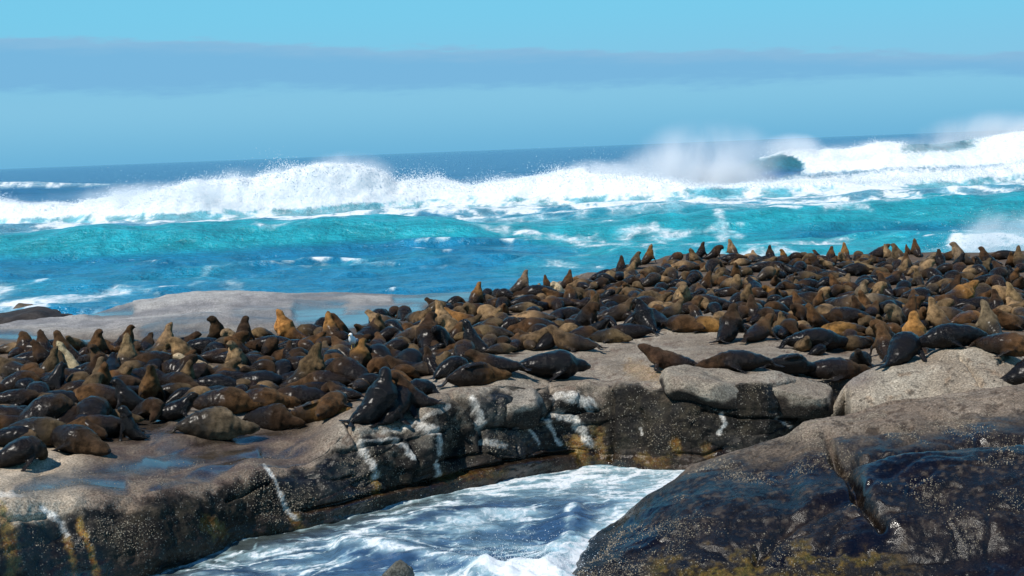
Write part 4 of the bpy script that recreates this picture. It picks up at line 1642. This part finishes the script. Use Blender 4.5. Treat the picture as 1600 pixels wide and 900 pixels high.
HITS = bvh_of([SHELF, PALE_ROCK] + STONES[:3])
LANDMARKS = [('the gull', 551, 532), ('the puddle pup', 207, 670), ('the orange-throated seal', 458, 505), ('the lone crest seal', 1147, 388), ('the tallest crest seal', 1507, 392),
             ('the rusty-backed bull', 1433, 505), ('the lone slab seal', 1052, 555), ('the cream seal', 113, 568), ('the bright orange seal', 1508, 498), ('the olive bull', 480, 565),
             ('the ledge sleeper', 735, 588), ('the navy seal', 848, 572), ('the grey-breasted seal', 810, 440), ('the bowing tan seal', 1062, 462), ('the pale boulder', 1480, 600),
             ('the slim lip seal', 653, 605), ('the left corner seal', 24, 710), ('the tall viewer-facing seal', 345, 520), ('the face-on small seal', 1250, 530), ('the leaning brown bull', 1136, 500),
             ('the round-headed olive seal', 890, 510), ('the golden stretching seal', 1490, 455), ('the massive brown bull', 669, 520), ('the golden crest seal', 1010, 395)]
bpy.context.view_layer.update()


def place(px, py):
    r = ray(np.array(float(px)), np.array(float(py)))
    hit = HITS.ray_cast(Vector(CAM), Vector(r).normalized())
    if hit[0] is not None and 23.5 < hit[0].y < 72 and hit[0].z > 0.7:
        return hit[0], hit[1]
    p = at_z(np.array(float(px)), np.array(float(py)), np.array(1.8))
    return Vector(p), Vector((0, 0, 1))


def parse_seals():
    out = []
    for ln in SEALS.strip().splitlines():
        lab = None
        if '|' in ln:
            ln, lab = [s.strip() for s in ln.split('|')]
        t = ln.split()
        out.append(dict(px=float(t[0]), py=float(t[1]), pose=t[2], head=float(t[3]), coat=t[4], size=float(t[5]), bull='bull' in t, label=lab))
    rp = random.Random(5)
    for s in out:
        if not s['label'] and s['pose'] in 'SN' and s['py'] > 425 and rp.random() < .42:
            s['pose'] = rp.choice('HBHAB')
    return out


def auto_labels(S):
    def facing(h):
        h = h % 360
        return 'facing right' if h < 45 or h >= 315 else 'facing away' if h < 135 else 'facing left' if h < 225 else 'facing forward'
    groups = {}
    for s in S:
        if s['label']:
            continue
        best = min(LANDMARKS, key=lambda l: math.hypot((s['px'] - l[1]), (s['py'] - l[2]) * 1.6))
        dx, dy = s['px'] - best[1], (s['py'] - 15) - best[2]
        if abs(dx) > 1.3 * abs(dy):
            rel = 'left of' if dx < 0 else 'right of'
        else:
            rel = 'behind' if dy < 0 else 'in front of'
        s['stem'] = f"{COATN[s['coat']]} seal {POSEN[s['pose']]} {facing(s['head'])}, {rel} {best[0]}"
        groups.setdefault(s['stem'], []).append(s)
    words = ['first', 'second', 'third', 'fourth', 'fifth', 'sixth', 'seventh', 'eighth']
    for stem, g in groups.items():
        g.sort(key=lambda s: s['px'])
        for i, s in enumerate(g):
            lab = stem if len(g) == 1 else f"{stem}, {words[i]} from left"
            if len(lab.split()) > 16:
                for f in (' facing right', ' facing left', ' facing away', ' facing forward'):
                    lab = lab.replace(f, '')
            s['label'] = lab


def build_seals():
    S = parse_seals()
    auto_labels(S)
    for k, s in enumerate(S):
        rnd = random.Random(1000 + k)
        loc, nrm = place(s['px'], s['py'])
        d = loc.y
        vox = min(0.064, max(0.030, 0.00108 * d))
        bend = 0 if s['pose'] == 'F' else None
        me = seal_shape(s['pose'], rnd, 0.28 if s['bull'] else 0.0, min(.085, vox / max(s['size'] * float(np.interp(d, [30, 36, 48, 62], [0.93, 0.84, 0.74, 0.70])), .5)), d < 46, bend)
        o = add('fur_seal', me, None, label=s['label'], cat='seal', group='fur seals crowded on the rock shelf')
        s['size'] = min(s['size'], 1) + max(0.0, s['size'] - 1) * .55
        sc = s['size'] * rnd.uniform(.96, 1.04) * (1.08 if s['pose'] in 'LB' else 0.92 if s['pose'] in 'SN' else 1.0) * float(np.interp(d, [30, 36, 48, 62], [0.93, 0.84, 0.74, 0.70]))
        c, wet = COATS[s['coat']]
        j = [rnd.uniform(.84, 1.18)] * 3
        o.color = (c[0] * j[0] * rnd.uniform(.95, 1.05), c[1] * j[1], c[2] * j[2] * rnd.uniform(.93, 1.07), max(0.0, wet + rnd.uniform(-.12, .12)))
        n = Vector((nrm.x, nrm.y, abs(nrm.z)))
        n = (n * .5 + Vector((0, 0, 1)) * 1.0).normalized()
        rot = Vector((0, 0, 1)).rotation_difference(n).to_matrix().to_4x4() @ Matrix.Rotation(math.radians(s['head'] + rnd.uniform(-8, 8)), 4, 'Z')
        o.matrix_world = Matrix.Translation(loc + Vector((0, 0, -0.02))) @ rot @ Matrix.Scale(sc, 4)
        s['obj'] = o
    return S


ALL_SEALS = build_seals()


def build_crowd():
    '''the animals past the three hundred that show largest: small, half hidden, one mass'''
    rnd = random.Random(99)
    lib = []
    for k in range(14):
        me = seal_shape('LBHLBBALKHBLSL'[k], random.Random(500 + k), 0.0, 0.095)
        co = np.empty(len(me.vertices) * 3, np.float32)
        me.vertices.foreach_get('co', co)
        mk = np.empty(len(me.vertices) * 4, np.float32)
        me.attributes['mask'].data.foreach_get('color', mk)
        fc = np.array([list(p.vertices) for p in me.polygons if len(p.vertices) == 4], np.int32)
        lib.append((co.reshape(-1, 3), mk.reshape(-1, 4), fc))
        bpy.data.meshes.remove(me)
    xs = [0, 150, 250, 420, 540, 650, 760, 880, 960, 1110, 1200, 1340, 1450, 1600]
    lo = [680, 640, 632, 640, 630, 590, 555, 540, 515, 505, 535, 545, 535, 505]
    hi = [548, 545, 545, 538, 525, 498, 475, 462, 432, 408, 408, 408, 412, 412]
    taken = np.full((1200, 2), -1e4)
    nt = len(ALL_SEALS)
    taken[:nt] = [(s['px'], s['py'] - 6) for s in ALL_SEALS]
    V, Mk_, Ct, Fq, off, made = [], [], [], [], 0, 0
    for _ in range(30000):
        if made >= 460:
            break
        px = rnd.uniform(4, 1596)
        py = 400 + 280 * rnd.random() ** 1.3
        if not (np.interp(px, xs, hi) < py < np.interp(px, xs, lo)):
            continue
        near = np.hypot(px - taken[:nt, 0], (py - taken[:nt, 1]) * 2.0).min()
        if near < np.interp(py, [400, 520, 650], [9, 12.5, 18]):
            continue
        taken[nt] = (px, py)
        nt += 1
        loc, nrm = place(px, py)
        co, mk, fc = lib[rnd.randrange(14)]
        sc = rnd.uniform(.62, .86) * float(np.interp(loc.y, [30, 48, 62], [0.95, 0.85, 0.8]))
        a = rnd.uniform(0, 2 * math.pi)
        R = np.array([[math.cos(a), -math.sin(a), 0], [math.sin(a), math.cos(a), 0], [0, 0, 1]])
        V.append(co @ R.T * sc + np.array(loc) - np.array([0, 0, .02]))
        Mk_.append(mk)
        c, wet = COATS[rnd.choice('nnnnbbbdoot')]
        j = rnd.uniform(.8, 1.2)
        Ct.append(np.tile(np.array([c[0] * j, c[1] * j, c[2] * j, wet], np.float32), (len(co), 1)))
        Fq.append(fc + off)
        off += len(co)
        made += 1
    me = raw_mesh('seal_crowd', np.concatenate(V), np.concatenate(Fq).tolist())
    for nm, arr in (('mask', Mk_), ('coat', Ct)):
        at = me.attributes.new(nm, 'FLOAT_COLOR', 'POINT')
        at.data.foreach_set('color', np.concatenate(arr).astype(np.float32).ravel())
    add('seal_crowd', me, M_SEAL_V, label='mass of smaller dark seals half hidden between the others', cat='seals', kind='stuff')


build_crowd()

# ================================================================== THE GULL
def lathe(path, radii, ns=12, squash=1.0):
    V, Fc = [], []
    m = len(path)
    for i in range(m):
        a = Vector(path[i])
        t = (Vector(path[min(i + 1, m - 1)]) - Vector(path[max(i - 1, 0)])).normalized()
        s = t.cross(Vector((0, 1, 0)))
        s = s.normalized() if s.length > 1e-4 else Vector((1, 0, 0))
        b = t.cross(s).normalized()
        for q in range(ns):
            an = 2 * math.pi * q / ns
            V.append(a + s * radii[i] * math.cos(an) + b * radii[i] * squash * math.sin(an))
    for i in range(m - 1):
        for j in range(ns):
            k = (j + 1) % ns
            Fc.append((i * ns + j, i * ns + k, (i + 1) * ns + k, (i + 1) * ns + j))
    Fc.append(tuple(range(ns))[::-1])
    Fc.append(tuple((m - 1) * ns + j for j in range(ns)))
    return V, Fc


def build_gull():
    back = next(s['obj'] for s in ALL_SEALS if s['label'].startswith('golden hunched'))
    # perch: highest skin point under the gull's sight line
    bv = bvh_of([back])
    p = None
    for yy in range(536, 575, 2):
        r = ray(np.array(552.0), np.array(float(yy)))
        h = bv.ray_cast(Vector(CAM), Vector(r).normalized())
        if h[0] is not None:
            p = h[0]
            break
    if p is None:
        p = Vector(at_d(np.array(552.0), np.array(541.0), np.array(34.0)))
    g = add('gull', None, None, label='white gull standing on the back of a golden seal', cat='gull')
    g.location = p - Vector((0, 0, .015))
    g.rotation_euler = (0, 0, math.radians(250))
    g.scale = (1.3, 1.3, 1.3)
    white = plain_material('gull_white', (0.80, 0.80, 0.78), .7, .06)
    grey = plain_material('gull_grey', (0.32, 0.34, 0.37), .7)
    yel = plain_material('gull_beak_yellow', (0.55, 0.33, 0.05), .5)
    V, Fc = lathe([(-.17, 0, .10), (-.10, 0, .115), (-.03, 0, .14), (.03, 0, .17), (.065, 0, .205), (.075, 0, .235), (.082, 0, .262), (.09, 0, .285), (.097, 0, .30)],
                  [.012, .04, .066, .072, .058, .042, .040, .036, .012], 14, .92)
    add('body', raw_mesh('gull_body', V, Fc), white, g)
    for s in (-1, 1):
        V, Fc = lathe([(.03, s * .058, .185), (-.04, s * .066, .155), (-.12, s * .05, .12), (-.20, s * .02, .095), (-.24, s * .008, .085)], [.012, .040, .036, .02, .004], 8, .35)
        add('wing', raw_mesh('gull_wing', V, Fc), grey, g)
        V, Fc = lathe([(.005, s * .025, .12), (.005, s * .027, .06), (.005, s * .028, .0), (.03, s * .03, -.005)], [.007, .005, .006, .004], 6)
        add('leg', raw_mesh('gull_leg', V, Fc), yel, g)
    V, Fc = lathe([(.118, 0, .272), (.14, 0, .268), (.165, 0, .26), (.17, 0, .25)], [.012, .010, .007, .002], 7)
    add('beak', raw_mesh('gull_beak', V, Fc), yel, g)
    V, Fc = lathe([(-.14, 0, .105), (-.20, 0, .092), (-.245, 0, .085)], [.025, .032, .034], 8, .25)
    add('tail', raw_mesh('gull_tail', V, Fc), white, g)


build_gull()


# ================================================================== SPRAY, DROPLETS
def spray_material(name, dens, low=0.46, high=0.75, scale=0.12, dirn=(1, 1, 1)):
    m, n = new_mat(name)
    tcn = n.new('ShaderNodeTexCoord')
    ob = tcn.outputs['Object']
    pos = n.new('ShaderNodeNewGeometry').outputs['Position']
    r = n.new('ShaderNodeVectorMath', operation='LENGTH')
    n.link(ob, r.inputs[0])
    fall = n.rng(r.outputs['Value'], 1.0, 0.15)
    nz_ = n.noise(n.vmath('MULTIPLY', pos, dirn), scale, 5, 0.62, 0.4)
    k = n.math('MULTIPLY', n.rng(nz_, low, high), fall)
    v = n.new('ShaderNodeVolumePrincipled')
    v.inputs['Color'].default_value = (0.97, 0.985, 1.0, 1)
    v.inputs['Anisotropy'].default_value = -0.25
    n._set(v.inputs['Density'], n.math('MULTIPLY', k, dens))
    o = n.new('ShaderNodeOutputMaterial')
    n.link(v.outputs[0], o.inputs['Volume'])
    return m


def spray(px, py, d, rx, ry, rz, mat, label, tilt=0):
    bm = bmesh.new()
    bmesh.ops.create_icosphere(bm, subdivisions=3, radius=1.0)
    me = bpy.data.meshes.new('sea_spray')
    bm.to_mesh(me)
    bm.free()
    o = add('sea_spray', me, mat, label=label, cat='spray', kind='stuff')
    o.location = at_d(np.array(float(px)), np.array(float(py)), np.array(float(d)))
    o.scale = (rx, ry, rz)
    o.rotation_euler = (0, math.radians(tilt), 0)
    return o


MS = spray_material('spray_veil', 0.5, 0.30, 0.72, 0.10, (1, 1, 0.55))
MSV = spray_material('spray_thin_veil', 0.34, 0.32, 0.68, 0.14, (1.1, 1.0, 0.6))
MS2 = spray_material('spray_burst', 0.8, 0.36, 0.70, 0.22)
MS3 = spray_material('spray_crest', 0.5, 0.40, 0.72, 0.18)
spray(1100, 258, 206, 12.0, 9, 6.8, MSV, 'tall veil of fine spray above the surf, right of centre')
spray(1118, 285, 205, 10.5, 7, 3.4, MS, 'low spray drifting before the curling wave')
spray(1030, 270, 203, 8, 7, 4.2, MSV, 'thin spray left of the tall veil')
spray(540, 275, 201, 7.5, 6, 3.6, MS2, 'burst of spray over the highest left breaker')
spray(420, 285, 192, 12, 5, 2.6, MS3, 'thin spray along the left breaker crest')
spray(250, 305, 180, 14, 5, 2.0, MS3, 'spray over the low end of the left breaker')
spray(930, 276, 198, 7, 5, 2.6, MS2, 'small burst of spray over the middle breaker')
spray(780, 290, 202, 14, 5, 1.8, MS3, 'thin spray over the dip between two breakers')
spray(1235, 232, 240, 6, 5, 2.8, MS, 'wisp of spray above the curling wave')
spray(1550, 215, 250, 14, 8, 5.0, MS, 'grey spray blowing off the far right wave')
spray(1400, 236, 238, 18, 5, 2.4, MS3, 'spray along the right breaker crest')
spray(1575, 378, 78, 3.8, 3.0, 2.1, spray_material('spray_rock', 0.9, 0.34, 0.72, 0.6), 'spray bursting up behind the seals at the right edge')


# ================================================================== BARNACLES on the big front boulder and on the channel wall
def barnacles(name, G, keep, count, parent, mat, smin, smax, seed):
    rg = np.random.default_rng(seed)
    N = grid_normals(G)
    N *= np.sign((N * (CAM - G)).sum(-1))[..., None]
    w_ = keep.ravel().clip(0, None)
    idx = rg.choice(len(w_), count, p=w_ / w_.sum(), replace=False)
    P0 = G.reshape(-1, 3)[idx]
    n0 = N.reshape(-1, 3)[idx]
    P0 = P0 + rg.normal(size=P0.shape) * 0.02
    P0 = P0 - n0 * ((P0 - G.reshape(-1, 3)[idx]) * n0).sum(1)[:, None]
    a = np.cross(n0, rg.normal(size=n0.shape))
    a /= np.linalg.norm(a, axis=1)[:, None] + 1e-9
    b = np.cross(n0, a)
    r = rg.uniform(smin, smax, (count, 1)) * rg.uniform(.6, 1.2, (count, 1))
    V = []
    for k in range(5):
        an = 2 * math.pi * k / 5
        V.append(P0 + (a * math.cos(an) + b * math.sin(an)) * r - n0 * r * .3)
    V.append(P0 + n0 * r * .75)
    V = np.stack(V, 1).reshape(-1, 3)
    o = np.arange(count)[:, None] * 6
    F_ = np.concatenate([o + np.array([[k, (k + 1) % 5, 5]]) for k in range(5)], 0)
    me = raw_mesh(name, V, F_.tolist(), smooth=False)
    ob = add(name, me, mat, parent=parent, kind='stuff')
    return ob


MB_ = plain_material('barnacle_shell', (0.20, 0.165, 0.115), 0.55, 0.75, 9.0)
fpx, fpy = project(FR_G)
kf = sstep(fbm(FR_G, 0.9, 3, seed=201), 0.05, 0.35) * (fpx > 880) * (fpx < 1660) * (fpy < 905) * (np.arange(FR_G.shape[0])[:, None] < 214)
kf = kf * (0.35 + 0.65 * sstep(fpy, 860, 700))
barnacles('barnacle_crust', FR_G, kf, 7500, FRONT_ROCK, MB_, 0.006, 0.016, 5)
spx, spy = project(SHELF_G)
ks = sstep(fbm(SHELF_G, 1.1, 3, seed=202), 0.06, 0.35) * (np.arange(SHELF_G.shape[0])[:, None] > 40) * (np.arange(SHELF_G.shape[0])[:, None] < 165) * (spx > -20) * (spx < 1310)
barnacles('barnacle_crust', SHELF_G, ks, 5500, SHELF, MB_, 0.006, 0.017, 6)


def droplets(name, P0, size, mat, label, seed):
    rg = np.random.default_rng(seed)
    n_ = len(P0)
    T4 = np.array([[1, 1, 1], [1, -1, -1], [-1, 1, -1], [-1, -1, 1]]) * 0.58
    J = rg.normal(size=(n_, 4, 3)) * 0.25
    V = (P0[:, None, :] + (T4[None] + J) * size[:, None, None]).reshape(-1, 3)
    o = np.arange(n_)[:, None] * 4
    Fd = np.concatenate([o + np.array([q]) for q in ((0, 1, 2), (0, 3, 1), (0, 2, 3), (1, 3, 2))], 0)
    return add(name, raw_mesh(name, V, Fd.tolist(), smooth=False), mat, label=label, cat='spray', kind='stuff')


M_DROP = plain_material('spray_drops', (0.90, 0.92, 0.93), 0.5, 0.03)
rg = np.random.default_rng(12)
nd = 52000
ii = rg.choice(len(SURF_PTS['p']), nd, p=SURF_PTS['w'] / SURF_PTS['w'].sum())
dp = SURF_PTS['p'][ii].copy()
lift = rg.exponential(1.0, nd)
clump = 0.25 + 1.3 * sstep(fbm(dp * np.array([1, .4, .2]), 0.25, 3, seed=301), -0.15, 0.45)
dp[:, 2] += lift * clump * 0.42
dp[:, 0] += rg.normal(size=nd) * (0.25 + 0.25 * lift) - 0.25 * lift
dp[:, 1] += rg.normal(size=nd) * 0.5 + 0.4 * lift
droplets('sea_spray', dp, rg.uniform(.03, .095, nd) * (1 / (1 + .25 * lift)), M_DROP, 'torn drops of spray thrown up along the breakers', 13)
# burst in the channel at the foot of the big boulder and behind the right-hand seals
n1_ = 2600
bp = at_z(rg.normal(815, 60, n1_), rg.normal(893, 9, n1_), np.zeros(n1_))
bp[:, 2] += 0.05 + rg.exponential(0.16, n1_)
droplets('sea_spray', bp, rg.uniform(.003, .009, n1_), M_DROP, 'white drops splashing at the mouth of the channel', 14)
n2_ = 5000
bp = at_d(rg.normal(1570, 45, n2_), 395 - rg.exponential(14, n2_), rg.uniform(74, 82, n2_))
droplets('sea_spray', bp, rg.uniform(.008, .024, n2_), M_DROP, 'drops of spray leaping behind the seals at the right edge', 15)
